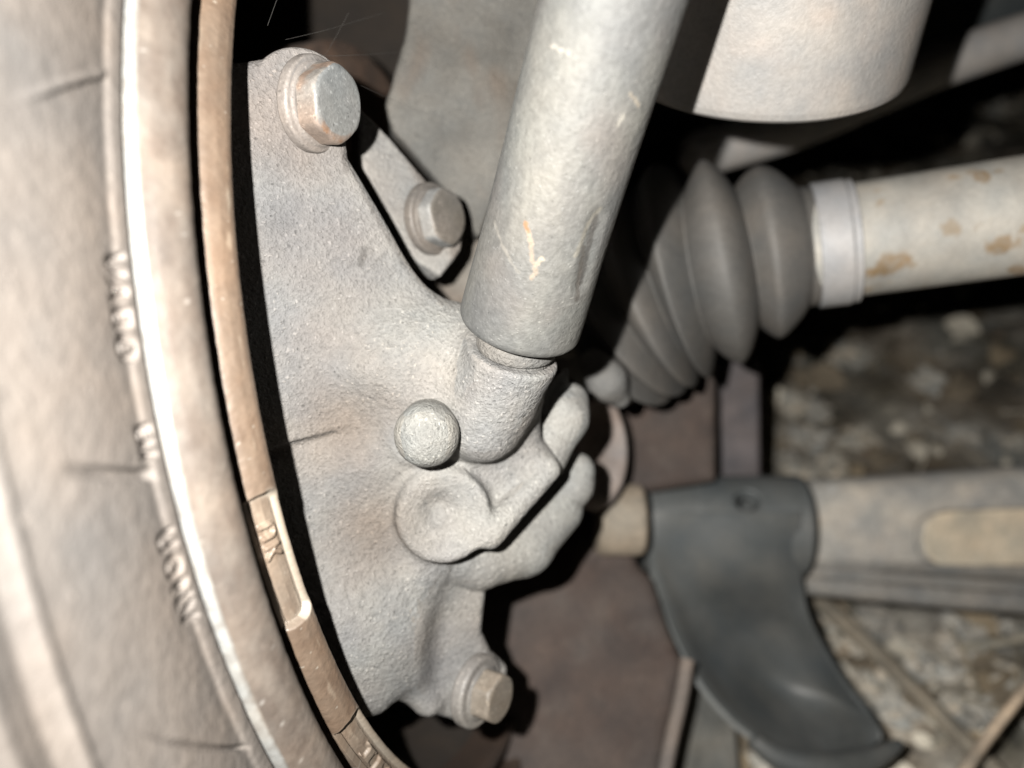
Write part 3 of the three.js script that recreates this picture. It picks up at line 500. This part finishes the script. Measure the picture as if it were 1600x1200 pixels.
// ------------------------------------------------------------------ drive shaft with its ribbed boot
{
  const ds = thing('drive_shaft', 'pale drive shaft with dark ribbed rubber boot running to the right edge', 'drive shaft', P(1265, 480, 0.31));
  const s0 = P(1262, 386, 0.31), s1 = s0.clone().lerp(P(1700, 322, 0.285), 1.9);
  part('shaft', sweep([s0, s0.clone().lerp(s1, 0.33), s0.clone().lerp(s1, 0.66), s1], () => 0.0218, 280, 96, (u, v, p) => {
    let k = mixc([0.31, 0.296, 0.265], [0.24, 0.228, 0.205], clamp(0.42 + 1.7 * fbm(p.x * 50, p.y * 50, p.z * 50, 4)));
    const spots = [[1388, 412, 34, 17, -0.35], [1560, 382, 22, 14, -0.2], [1535, 278, 14, 10, 0], [1590, 422, 16, 8, 0], [1365, 425, 18, 9, -0.3]];
    for (const [x, y, w, h, t] of spots) { const q = P(x, y, 0.278), f = 0.278 / F, dx = (p.x - q.x * (-p.z / 0.278)) / f, dy = (p.y - q.y * (-p.z / 0.278)) / f; const X = dx * Math.cos(t) - dy * Math.sin(t), Y = dx * Math.sin(t) + dy * Math.cos(t); if (p.z > -0.3) k = mixc(k, [0.2, 0.125, 0.055], 0.9 * ss(1.15, 0.7, Math.hypot(X / w, Y / h) + 1.1 * fbm(p.x * 190, p.y * 190, p.z * 190, 4)) * (0.75 + 0.5 * n3(p.x * 400, p.y * 400, p.z * 400))); }
    k = mixc(k, [0.21, 0.15, 0.085], 0.7 * ss(0.24, 0.36, fbm(p.x * 95 + 7, p.y * 95, p.z * 95, 4))); k = lum(k, 1 - 0.25 * clamp(2 * fbm(p.x * 70, p.y * 30, p.z * 70 + 3, 3)));
    return k;
  }), MT.paint, ds);
  const spine = [P(1283, 383, 0.311), P(1240, 389, 0.313), P(1190, 397, 0.316), P(1120, 412, 0.32), P(1060, 426, 0.326), P(1000, 450, 0.333), P(945, 484, 0.342), P(905, 518, 0.35)];
  const rib = [[0, 0.0228, 0], [0.07, 0.0238, 0], [0.185, 0.0345, 1], [0.27, 0.0275, 0], [0.355, 0.0418, 1], [0.43, 0.033, 0], [0.5, 0.0450, 1], [0.565, 0.0362, 0], [0.625, 0.0470, 1], [0.685, 0.038, 0], [0.74, 0.0480, 1], [0.795, 0.039, 0], [0.85, 0.0480, 1], [0.905, 0.039, 0], [1, 0.039, 0]];
  const R = v => { for (let i = 0; i + 1 < rib.length; i++) if (v <= rib[i + 1][0]) { const [a, p, k] = rib[i], [b, q, l] = rib[i + 1], t = (v - a) / (b - a); return k === l ? mix(p, q, t) : k ? mix(q, p, 1 - t ** 1.65) : mix(p, q, 1 - (1 - t) ** 1.65); } return 0.036; };
  part('rubber_boot', sweep(spine, R, 300, 120, (u, v, p) => mixc([0.064, 0.062, 0.058], [0.088, 0.082, 0.075], clamp(0.4 + 1.6 * fbm(p.x * 35, p.y * 35, p.z * 35, 3) + 0.5 * ss(0.5, 0.1, v)))), MT.rubber, ds, 'dark grey ribbed rubber boot');
  const k0 = P(1270, 385, 0.3115), k1 = P(1338, 376, 0.307);
  part('clamp_band', sweep([k0, k0.clone().lerp(k1, 0.33), k0.clone().lerp(k1, 0.66), k1], (v) => 0.0245 + (v < 0.05 || v > 0.95 ? -0.002 : 0) + (v > 0.75 ? -0.0006 : 0), 40, 120, null), MT.zinc, ds, 'bright metal clamp band');
  const st = thing('ball_joint_stud', 'pale blunt stud at the lower left end of the rubber boot', 'stud', P(935, 600, 0.3));
  part('stud', solid((x, y, z) => smin(cone(P(930, 570, 0.30), P(948, 596, 0.30), 0.0062, 0.0072)(x, y, z), cone(P(948, 596, 0.3), P(968, 622, 0.305), 0.0075, 0.004)(x, y, z), 0.003), ...boxOf([P(930, 570, 0.3), P(968, 622, 0.305)], 0.012), 0.001, () => [0.13, 0.125, 0.117]), MT.cast, st);
  const cp = thing('dust_cup', 'brownish rounded cup edge between the casting and the dark guard', 'cup', P(940, 790, 0.33));
  const cc = P(925, 700, 0.34), cn = V(0.55, 0.1, 0.83);
  part('cup', solid((x, y, z) => smax(ell(cc, cn, 0.0175, 0.027, 0.012)(x, y, z), -ell(cc.clone().addScaledVector(cn, 0.009), cn, 0.013, 0.021, 0.007)(x, y, z), 0.002), ...boxOf([cc], 0.034), 0.0012, (x, y, z) => mixc([0.17, 0.13, 0.11], [0.24, 0.205, 0.185], clamp(0.5 + 1.7 * fbm(x * 60, y * 60, z * 60, 3)))), MT.rust, cp);
}

// ------------------------------------------------------------------ lower arm, guard, rusty plate
{
  const arm = thing('control_arm', 'dusty grey brown lower control arm reaching to the right edge', 'suspension arm', P(1240, 900, 0.42));
  const A = P(1215, 832, 0.43), B = P(1700, 832, 0.385);
  const PF = new Frame(A, V(0.09, 0.12, 0.98));
  const beam = PF.slab([[1205, 752], [1300, 748], [1420, 742], [1600, 728], [2200, 690], [2200, 975], [1600, 918], [1440, 908], [1300, 902], [1205, 900]], -0.05, 0, 0.016);
  const lipA = cone(PF.hit(1215, 908, -0.012), PF.hit(1480, 934, -0.008), 0.006, 0.006), lipB = cone(PF.hit(1480, 934, -0.008), PF.hit(2200, 982, -0.003), 0.006, 0.0065), lipC = cone(PF.hit(1240, 893, -0.003), PF.hit(2200, 960, 0.002), 0.003, 0.0035);
  const slot = PF.slab([[1450, 842], [1454, 820], [1470, 806], [1496, 800], [1620, 796], [1760, 792], [1760, 884], [1620, 888], [1496, 888], [1470, 880], [1454, 864]], -0.006, 0.01, 0.002);
  const sx = PF.hit(1452, 842).x, syt = [PF.hit(1500, 806).y, PF.hit(1500, 882).y];
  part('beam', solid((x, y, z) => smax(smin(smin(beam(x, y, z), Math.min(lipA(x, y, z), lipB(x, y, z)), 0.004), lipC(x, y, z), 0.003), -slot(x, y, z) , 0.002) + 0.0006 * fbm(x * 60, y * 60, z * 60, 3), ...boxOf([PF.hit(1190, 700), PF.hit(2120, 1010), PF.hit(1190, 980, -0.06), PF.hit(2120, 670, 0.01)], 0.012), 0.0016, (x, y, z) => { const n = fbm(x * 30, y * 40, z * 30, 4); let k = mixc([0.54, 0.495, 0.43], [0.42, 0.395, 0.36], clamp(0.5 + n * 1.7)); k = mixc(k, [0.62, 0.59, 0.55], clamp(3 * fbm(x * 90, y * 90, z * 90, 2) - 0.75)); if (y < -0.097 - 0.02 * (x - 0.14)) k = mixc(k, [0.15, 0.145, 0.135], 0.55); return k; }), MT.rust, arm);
  const tanF = PF.slab([[1443, 842], [1448, 818], [1466, 802], [1496, 796], [1620, 792], [1760, 788], [1760, 888], [1620, 892], [1496, 892], [1466, 884], [1448, 866]], -0.009, -0.0045, 0.001);
  part('recess', solid(tanF, ...boxOf([PF.hit(1430, 780), PF.hit(1720, 900), PF.hit(1430, 900, -0.01), PF.hit(1720, 780, -0.01)], 0.006), 0.0014, (x, y, z) => lum([0.68, 0.58, 0.44], 1 + 0.5 * fbm(x * 40, y * 40, z * 40, 3))), MT.rust, arm, 'long rounded tan recess in the arm');
  const end = P(968, 812, 0.372);
  part('arm_end', solid((x, y, z) => cyl(end, V(1, 0.02, 0.05), 0.0168, -0.012, 0.012, 0.004)(x, y, z), ...boxOf([end], 0.028), 0.0014, (x, y, z) => lum([0.3, 0.25, 0.19], 1 + fbm(x * 40, y * 40, z * 40, 3))), MT.rust, arm, 'tan end of the arm left of the dark sleeve');

  const gd = thing('rubber_guard', 'dark grey sleeve with a curved skirt around the control arm', 'guard', P(1280, 1180, 0.39));
  const g0 = P(1000, 818, 0.42), g1 = P(1250, 822, 0.418), gl = g0.distanceTo(g1), gx = g1.clone().sub(g0).normalize(), [u1, u2] = axes(gx, V(0, 1, 0));
  const dark = (p, k = 1) => lum(mixc([0.0804, 0.0869, 0.0869], [0.116, 0.121, 0.119], clamp(0.45 + 1.7 * fbm(p.x * 28, p.y * 28, p.z * 28, 4))), k);
  const holeC = P(1168, 782, 0.40);
  const sleeveF = (x, y, z) => { const p = [x - g0.x, y - g0.y, z - g0.z], t = p[0] * gx.x + p[1] * gx.y + p[2] * gx.z, b = p[0] * u1.x + p[1] * u1.y + p[2] * u1.z, c = p[0] * u2.x + p[1] * u2.y + p[2] * u2.z; const tt = t / gl; const q = Math.hypot(b, c * 0.93) - mix(0.0228, 0.0245, tt) - (tt > 0.32 ? 0.0006 : 0), w = Math.abs(t - gl / 2) - gl / 2; let d = smax(q, w, 0.002); d = smax(d, -(Math.hypot(b, c * 0.93) - 0.0185), 0.001); return smax(d, -(Math.hypot(x - holeC.x, (y - holeC.y) * 1.1, z - holeC.z) - 0.0062), 0.0016); };
  part('sleeve', solid(sleeveF, ...boxOf([g0, g1], 0.03), 0.0012, (x, y, z) => dark(V(x, y, z))), MT.plastic, gd);
  const ctl = [
    [[1010, 800, 0.396], [1060, 800, 0.392], [1130, 800, 0.391], [1200, 800, 0.391], [1250, 800, 0.392]],
    [[1014, 880, 0.394], [1050, 880, 0.398], [1130, 885, 0.395], [1205, 890, 0.395], [1250, 896, 0.402]],
    [[1040, 968, 0.39], [1080, 966, 0.408], [1150, 968, 0.42], [1220, 976, 0.42], [1272, 980, 0.408]],
    [[1086, 1060, 0.386], [1122, 1058, 0.408], [1190, 1054, 0.43], [1260, 1056, 0.426], [1318, 1060, 0.406]],
    [[1138, 1124, 0.38], [1172, 1118, 0.397], [1240, 1110, 0.42], [1308, 1100, 0.416], [1358, 1112, 0.398]],
    [[1184, 1160, 0.376], [1214, 1158, 0.384], [1272, 1152, 0.398], [1330, 1142, 0.396], [1376, 1138, 0.388]],
    [[1216, 1176, 0.374], [1240, 1180, 0.376], [1286, 1180, 0.382], [1332, 1170, 0.383], [1378, 1156, 0.385]],
  ].map(r => r.map(q => P(...q)));
  const cr = (p, t) => { const n = p.length - 1, x = Math.min(t * n, n - 1e-6), i = Math.floor(x), u = x - i, a = p[Math.max(i - 1, 0)], b = p[i], c = p[i + 1], d = p[Math.min(i + 2, n)], o = V(); for (const k of ['x', 'y', 'z']) o[k] = 0.5 * (2 * b[k] + (c[k] - a[k]) * u + (2 * a[k] - 5 * b[k] + 4 * c[k] - d[k]) * u * u + (3 * b[k] - a[k] - 3 * c[k] + d[k]) * u * u * u); return o; };
  const sk = (u, v) => cr(ctl.map(r => cr(r, u)), v), th = 0.0028;
  const nrm = (u, v) => { const e = 0.004, a = sk(clamp(u + e), v).sub(sk(clamp(u - e), v)), b = sk(u, clamp(v + e)).sub(sk(u, clamp(v - e))); return b.cross(a).normalize(); };
  const col = (u, v, p) => mixc(dark(p, 0.95), [0.2, 0.212, 0.21], 0.7 * ss(0.16, 0.05, u) * ss(0.1, 0.25, v));
  const loop = (s) => { const h = 0.04; if (s < 0.48) return [s / 0.48, 0]; if (s < 0.5) return [1, (s - 0.48) / 0.02]; if (s < 0.98) return [1 - (s - 0.5) / 0.48, 1]; return [0, 1 - (s - 0.98) / 0.02]; };
  part('skirt', surface(200, 110, (s, v) => { const [u, k] = loop(s); return sk(u, v).addScaledVector(nrm(u, v), (0.5 - k) * th); }, (s, v, p) => col(loop(s)[0], v, p)), MT.plastic, gd, 'curved skirt hanging below the sleeve');

  part('lower_band', sweep([P(1176, 1156, 0.372), P(1222, 1186, 0.37), P(1300, 1198, 0.37), P(1360, 1186, 0.376), P(1410, 1160, 0.382)], v => 0.0055 * Math.sin(Math.PI * clamp(v * 0.9 + 0.1)) ** 0.5 + 0.001, 80, 24, (u, v, p) => dark(p, 0.8)), MT.plastic, gd, 'dark rounded band along the bottom of the skirt');  // dark tube swept along the bottom of the skirt
  const rp = thing('rusty_plate', 'dull red brown plate behind the casting and below the boot', 'plate', P(850, 1200, 0.44));
  const PR = new Frame(P(850, 1050, 0.36), V(-0.05, 0.33, 0.94));
  const rs = PR.slab([[620, 540], [1122, 560], [1122, 748], [990, 770], [992, 880], [1018, 905], [1040, 975], [1068, 1035], [1048, 1120], [1024, 1250], [640, 1280], [600, 1000]], -0.012, 0, 0.006), hb = ell(PR.hit(830, 1010, -0.004), PR.e3, 0.05, 0.055, 0.012);
  part('plate', solid((x, y, z) => smin(rs(x, y, z), hb(x, y, z), 0.008) + 0.0008 * fbm(x * 40, y * 40, z * 40, 3), ...boxOf([PR.hit(540, 520), PR.hit(1140, 1280), PR.hit(540, 1280), PR.hit(1140, 520)], 0.02), 0.0022, (x, y, z) => { const n = fbm(x * 30, y * 30, z * 30, 4); let k = mixc([0.055, 0.037, 0.030], [0.08, 0.06, 0.05], clamp(0.45 + n * 1.7)); k = mixc(k, [0.12, 0.1, 0.085], 0.6 * clamp(fbm(x * 60 + 4, y * 60, z * 60, 3) * 2 - 0.15) + 0.3 * ss(-0.15, -0.2, y)); return k; }), MT.rust, rp);
  part('flange', sweep([PR.hit(1074, 1030, 0), PR.hit(1064, 1090, 0), PR.hit(1050, 1150, 0), PR.hit(1032, 1240, 0)], () => 0.0032, 30, 16, () => [0.17, 0.14, 0.12]), MT.rust, rp);
  const ps = thing('frame_post', 'narrow dark purplish grey post below the boot beside the gravel', 'post', P(1155, 770, 0.45));
  const PO = new Frame(P(1150, 680, 0.45), V(-0.2, 0.1, 0.97));
  part('post', solid(PO.slab([[1108, 560], [1188, 560], [1190, 800], [1108, 800]], -0.02, 0, 0.004), ...boxOf([PO.hit(1090, 540), PO.hit(1210, 820, -0.02)], 0.012), 0.0018, (x, y, z) => lum([0.105, 0.09, 0.09], 1 + 0.9 * fbm(x * 40, y * 40, z * 40, 3))), MT.rust, ps);
  const gs = thing('grey_strap', 'blurred grey green strap left of the curved skirt at the bottom edge', 'strap', P(1110, 1200, 0.44));
  const PS = new Frame(P(1110, 1120, 0.43), V(0.1, 0.25, 0.95));
  part('strap', solid((x, y, z) => PS.slab([[1078, 1000], [1120, 1030], [1152, 1120], [1162, 1280], [1056, 1280], [1066, 1120]], -0.008, 0, 0.003)(x, y, z) + 0.001 * fbm(x * 50, y * 50, z * 50, 3), ...boxOf([PS.hit(1040, 980), PS.hit(1180, 1300), PS.hit(1040, 1300), PS.hit(1180, 980)], 0.012), 0.0018, (x, y, z) => mixc([0.13, 0.125, 0.11], [0.2, 0.195, 0.175], clamp(0.5 + 2 * fbm(x * 50, y * 30, z * 50, 3)))), MT.rust, gs);
}

// ------------------------------------------------------------------ ground, gravel, stones, stems (in world metres)
const groundAt = (px, py) => { const o = V(0, 0, 0).applyMatrix4(M), d = P(px, py, 1).applyMatrix4(M).sub(o); return o.addScaledVector(d, -o.y / d.y); };
const gh = (x, z) => 0.012 * fbm(x * 9, 1, z * 9, 4) + 0.006 * fbm(x * 40, 2, z * 40, 2);
{
  const gc = (x, z) => { const n = fbm(x * 14, 7, z * 14, 4), m = fbm(x * 50, 5, z * 50, 3); let k = mixc([0.2, 0.165, 0.12], [0.58, 0.53, 0.45], clamp(0.42 + n * 1.9 + m * 1.3)); return mixc(k, [0.2, 0.2, 0.14], clamp(1.6 * fbm(x * 8 + 40, 3, z * 8, 3))); };
  const N = 300, near = surface(N, N, (u, v) => { const x = mix(-0.9, 2.6, u), z = mix(-3.6, 0.5, v); return V(x, gh(x, z), z); }, (u, v, p) => gc(p.x, p.z), true);
  const far = surface(40, 40, (u, v) => V(mix(-25, 25, u), -0.03, mix(-25, 25, v)), () => [0.14, 0.125, 0.1], true);
  const gm = mat('soil', W1, 0.95, 0.004);
  const ground = new THREE.Mesh(mergeGeometries([near, far]), gm); ground.name = 'ground'; ground.receiveShadow = ground.castShadow = true; tag(ground, 'dry earth with gravel and litter under the car', null, null, 'structure'); scene.add(ground);

  const stoneG = [0, 1, 2, 3].map(k => { const g = new THREE.IcosahedronGeometry(1, 4), p = g.attributes.position; for (let i = 0; i < p.count; i++) { const q = V(p.getX(i), p.getY(i), p.getZ(i)), s = 1 + 1.1 * n3(q.x * 1.4 + k * 9, q.y * 1.2, q.z * 1.2) + 0.35 * n3(q.x * 3 + k * 5, q.y * 3, q.z * 3); q.multiplyScalar(s); p.setXYZ(i, q.x, q.y * 0.62, q.z * 0.85); } g.computeVertexNormals(); return g; });
  const sm = new THREE.MeshStandardMaterial({ color: new THREE.Color(1, 1, 1), roughness: 0.9, map: TX.soil.map.clone() }); sm.map.repeat.set(1, 1);
  const stoneTint = () => { const t = rnd(), b = rr(0.6, 1.05); return t < 0.55 ? [0.72 * b, 0.68 * b, 0.6 * b] : t < 0.8 ? [0.55 * b, 0.5 * b, 0.4 * b] : [0.4 * b, 0.3 * b, 0.2 * b]; };
  const leafG = (() => { const g = surface(6, 8, (u, v) => { const w = Math.sin(v * Math.PI) ** 0.7 * (u - 0.5); return V(w * 1.3, 0.25 * Math.abs(w) + 0.25 * Math.sin(v * 4) + 0.1 * n3(u * 5, v * 5, 1), 2 * (v - 0.5)); }); return g; })(), twigG = new THREE.CylinderGeometry(0.05, 0.07, 3.4, 7, 3).rotateX(Math.PI / 2);
  const litM = new THREE.MeshStandardMaterial({ color: new THREE.Color(1, 1, 1), roughness: 0.9, side: THREE.DoubleSide });
  const grav = new THREE.Group(); grav.name = 'gravel'; tag(grav, 'loose gravel and crumbs of dry leaf covering the earth', 'gravel', null, 'stuff'); scene.add(grav);
  for (let k = 0; k < 4; k++) {
    const n = [650, 650, 3000, 800][k], im = new THREE.InstancedMesh([stoneG[0], stoneG[1], leafG, twigG][k], k < 2 ? sm : litM, n), m4 = new THREE.Matrix4(), q = new THREE.Quaternion(), e = new THREE.Euler(); im.name = ['gravel_stone', 'gravel_stone', 'leaf_crumb', 'twig'][k]; im.castShadow = im.receiveShadow = true;
    for (let i = 0; i < n; i++) { const x = rr(-0.5, 1.9), z = -0.12 - 2.6 * rnd() ** 1.5, s = k < 2 ? 0.003 + 0.011 * rnd() ** 2.6 : 0.006 + 0.017 * rnd() ** 2; e.set(rr(-0.5, 0.5), rr(0, 6.28), rr(-0.5, 0.5)); q.setFromEuler(e); m4.compose(V(x, gh(x, z) + s * 0.25, z), q, V(s, s, s)); im.setMatrixAt(i, m4); im.setColorAt(i, new THREE.Color(...(k < 2 ? stoneTint() : rnd() < 0.5 ? lum([0.76, 0.7, 0.58], rr(0.65, 1)) : lum([0.3, 0.24, 0.16], rr(0.4, 1.1))))); }
    grav.add(im);
  }
  const pm = [[0.56, 0.53, 0.47], [0.72, 0.68, 0.6], [0.44, 0.41, 0.36], [0.68, 0.62, 0.52]].map(c => { const m = sm.clone(); m.color = new THREE.Color(...c); return m; });
  const stones = [[1332, 1092, 34], [1452, 1050, 30], [1385, 985, 26], [1340, 1012, 24], [1506, 1010, 34], [1448, 600, 24], [1240, 640, 30], [1330, 560, 34], [1262, 690, 28], [1345, 690, 34], [1222, 575, 26], [1255, 748, 26], [1300, 735, 24], [1395, 1110, 30], [1365, 955, 22], [1420, 1010, 20], [1560, 985, 24], [1530, 1120, 28], [1285, 960, 26], [1320, 975, 22], [1500, 690, 26],  [1570, 1060, 22], [1480, 980, 20],  [1470, 1110, 24], [1585, 700, 18],  [1190, 1180, 26], [1230, 720, 18], [1350, 225, 18],  [1250, 245, 16], [1560, 180, 16], [1390, 1060, 22], [1300, 1010, 18]];
  stones.forEach(([px, py, r], i) => {
    const p = groundAt(px, py), d = p.distanceTo(V(0, 0.45, 0)), s = r / F * d * 0.85, o = new THREE.Mesh(stoneG[i % 4], pm[i % 3 === 0 ? 3 : i % 4]);
    o.name = numbered('pale_stone'); o.position.set(p.x, gh(p.x, p.z) + s * 0.3, p.z); o.rotation.set(rr(-0.4, 0.4), rr(0, 6.28), rr(-0.4, 0.4)); o.scale.set(s, s, s); o.castShadow = o.receiveShadow = true;
    const w = py < 300 ? 'in the dark gravel above the pale drive shaft' : py < 800 ? 'in the gravel between drive shaft and control arm' : 'in the gravel below the control arm';
    tag(o, `pale blurred stone ${w}`, 'stone', `pale stones ${w}`); scene.add(o);
  });
  const stem = (name, label, cat, pts, r, c) => {
    const q = pts.map(([a, b, h]) => { const g = groundAt(a, b), o = V(0, 0.45, 0); return g.lerp(o, h); }), base = q[0].clone(), cc = q.map(p => p.applyMatrix4(MI));
    const o = thing(name, label, cat, cc[0]); part('stalk', sweep(cc, v => r * (1 - 0.3 * v), 60, 14, (u, v, p) => lum(c, 1 + 0.8 * fbm(p.x * 60, p.y * 60, p.z * 60, 3))), MT.rust, o); return o;
  };
  stem('dry_stem', 'thick dry stem slanting from the control arm to the bottom right corner', 'stem', [[1270, 930, 0.1], [1370, 1020, 0.1], [1460, 1110, 0.11], [1580, 1230, 0.11]], 0.0058, [0.3, 0.26, 0.2]);
  stem('dry_stem', 'thin tan stalk crossing the bottom right corner steeply', 'stem', [[1490, 1230, 0.2], [1545, 1150, 0.22], [1600, 1080, 0.24], [1680, 975, 0.26]], 0.0028, [0.42, 0.33, 0.24]);
  stem('dry_stem', 'thin pale stalk lying level below the control arm near the right edge', 'stem', [[1500, 1010, 0.04], [1560, 1004, 0.04], [1660, 985, 0.05]], 0.003, [0.42, 0.38, 0.3]);
  stem('dry_stem', 'short dry stalk lying on the gravel between shaft and control arm', 'stem', [[1440, 655, 0.01], [1500, 695, 0.01], [1545, 735, 0.015]], 0.006, [0.34, 0.3, 0.24]);
  for (const [a, b, c2, d2] of [[1500, 1090, 1600, 1120], [1590, 1000, 1575, 1130], [1470, 950, 1530, 1090], [1360, 580, 1400, 520]]) { const o = stem('grass_blade', 'fine dry grass stalk on the gravel near the right edge', 'grass stalk', [[a, b, 0.02], [(a + c2) / 2 + 6, (b + d2) / 2, 0.04], [c2, d2, 0.03]], 0.0016, [0.36, 0.31, 0.23]); o.userData.group = 'fine dry grass stalks'; }
  const lm = mat('rust', W1, 0.85, 0.0005, { side: THREE.DoubleSide });
  const leaf = surface(10, 14, (u, v) => { const w = Math.sin(v * Math.PI) ** 0.7 * (u - 0.5); return V(w * 0.62, 0.12 * Math.abs(w) + 0.12 * Math.sin(v * 4) + 0.04 * n3(u * 5, v * 5, 1), v - 0.5); }, (u, v) => lum([0.42, 0.34, 0.24], 1 - 0.3 * Math.exp(-(((u - 0.5) / 0.05) ** 2))));
  const leafPx = [[1300, 965, 40], [1350, 1045, 46], [1440, 1100, 44], [1540, 1050, 46], [1290, 600, 40], [1400, 580, 44], [1500, 610, 40], [1240, 600, 36], [1380, 730, 44], [1570, 600, 36], [1520, 960, 44], [1180, 1170, 50], [1440, 700, 40], [1575, 1110, 40]];
  leafPx.forEach(([px, py, r], i) => { const p = groundAt(px, py), s = r / F * p.distanceTo(V(0, 0.45, 0)) * 1.5, o = new THREE.Mesh(leaf, lm); o.name = numbered('dead_leaf'); o.position.set(p.x, gh(p.x, p.z) + 0.006, p.z); o.rotation.set(rr(-0.5, 0.5), rr(0, 6.28), rr(-0.5, 0.5)); o.scale.set(s, s, s); o.castShadow = o.receiveShadow = true; tag(o, `curled tan dead leaf ${py < 800 ? 'between drive shaft and control arm' : 'below the control arm'}`, 'leaf', `dead leaves ${py < 800 ? 'between drive shaft and control arm' : 'below the control arm'}`); scene.add(o); });
}
// ------------------------------------------------------------------ a few strands of cobweb
{
  const wb = thing('cobweb', 'fine cobweb strands stretched above the upper bolt', 'cobweb', P(520, 90, 0.215));
  const wm = new THREE.MeshStandardMaterial({ color: new THREE.Color(0.03, 0.028, 0.025), roughness: 0.8 });
  for (const q of [[[446, 62, 0.2], [505, 48, 0.21], [600, 20, 0.235]], [[490, 88, 0.2], [560, 86, 0.215], [620, 82, 0.235]], [[540, 122, 0.2], [595, 148, 0.222], [650, 170, 0.25]], [[418, 40, 0.2], [428, 12, 0.2], [436, -10, 0.2]], [[505, 90, 0.21], [520, 66, 0.215], [545, 20, 0.22]]]) part('strand', sweep(q.map(p => P(...p)), () => 0.00004, 20, 6), wm, wb);
}

// ------------------------------------------------------------------ draw
const renderer = new THREE.WebGLRenderer({ antialias: true });
renderer.toneMapping = THREE.LinearToneMapping;
renderer.toneMappingExposure = 1;
renderer.shadowMap.enabled = true;
renderer.setSize(1024, 768);
renderer.render(scene, camera);
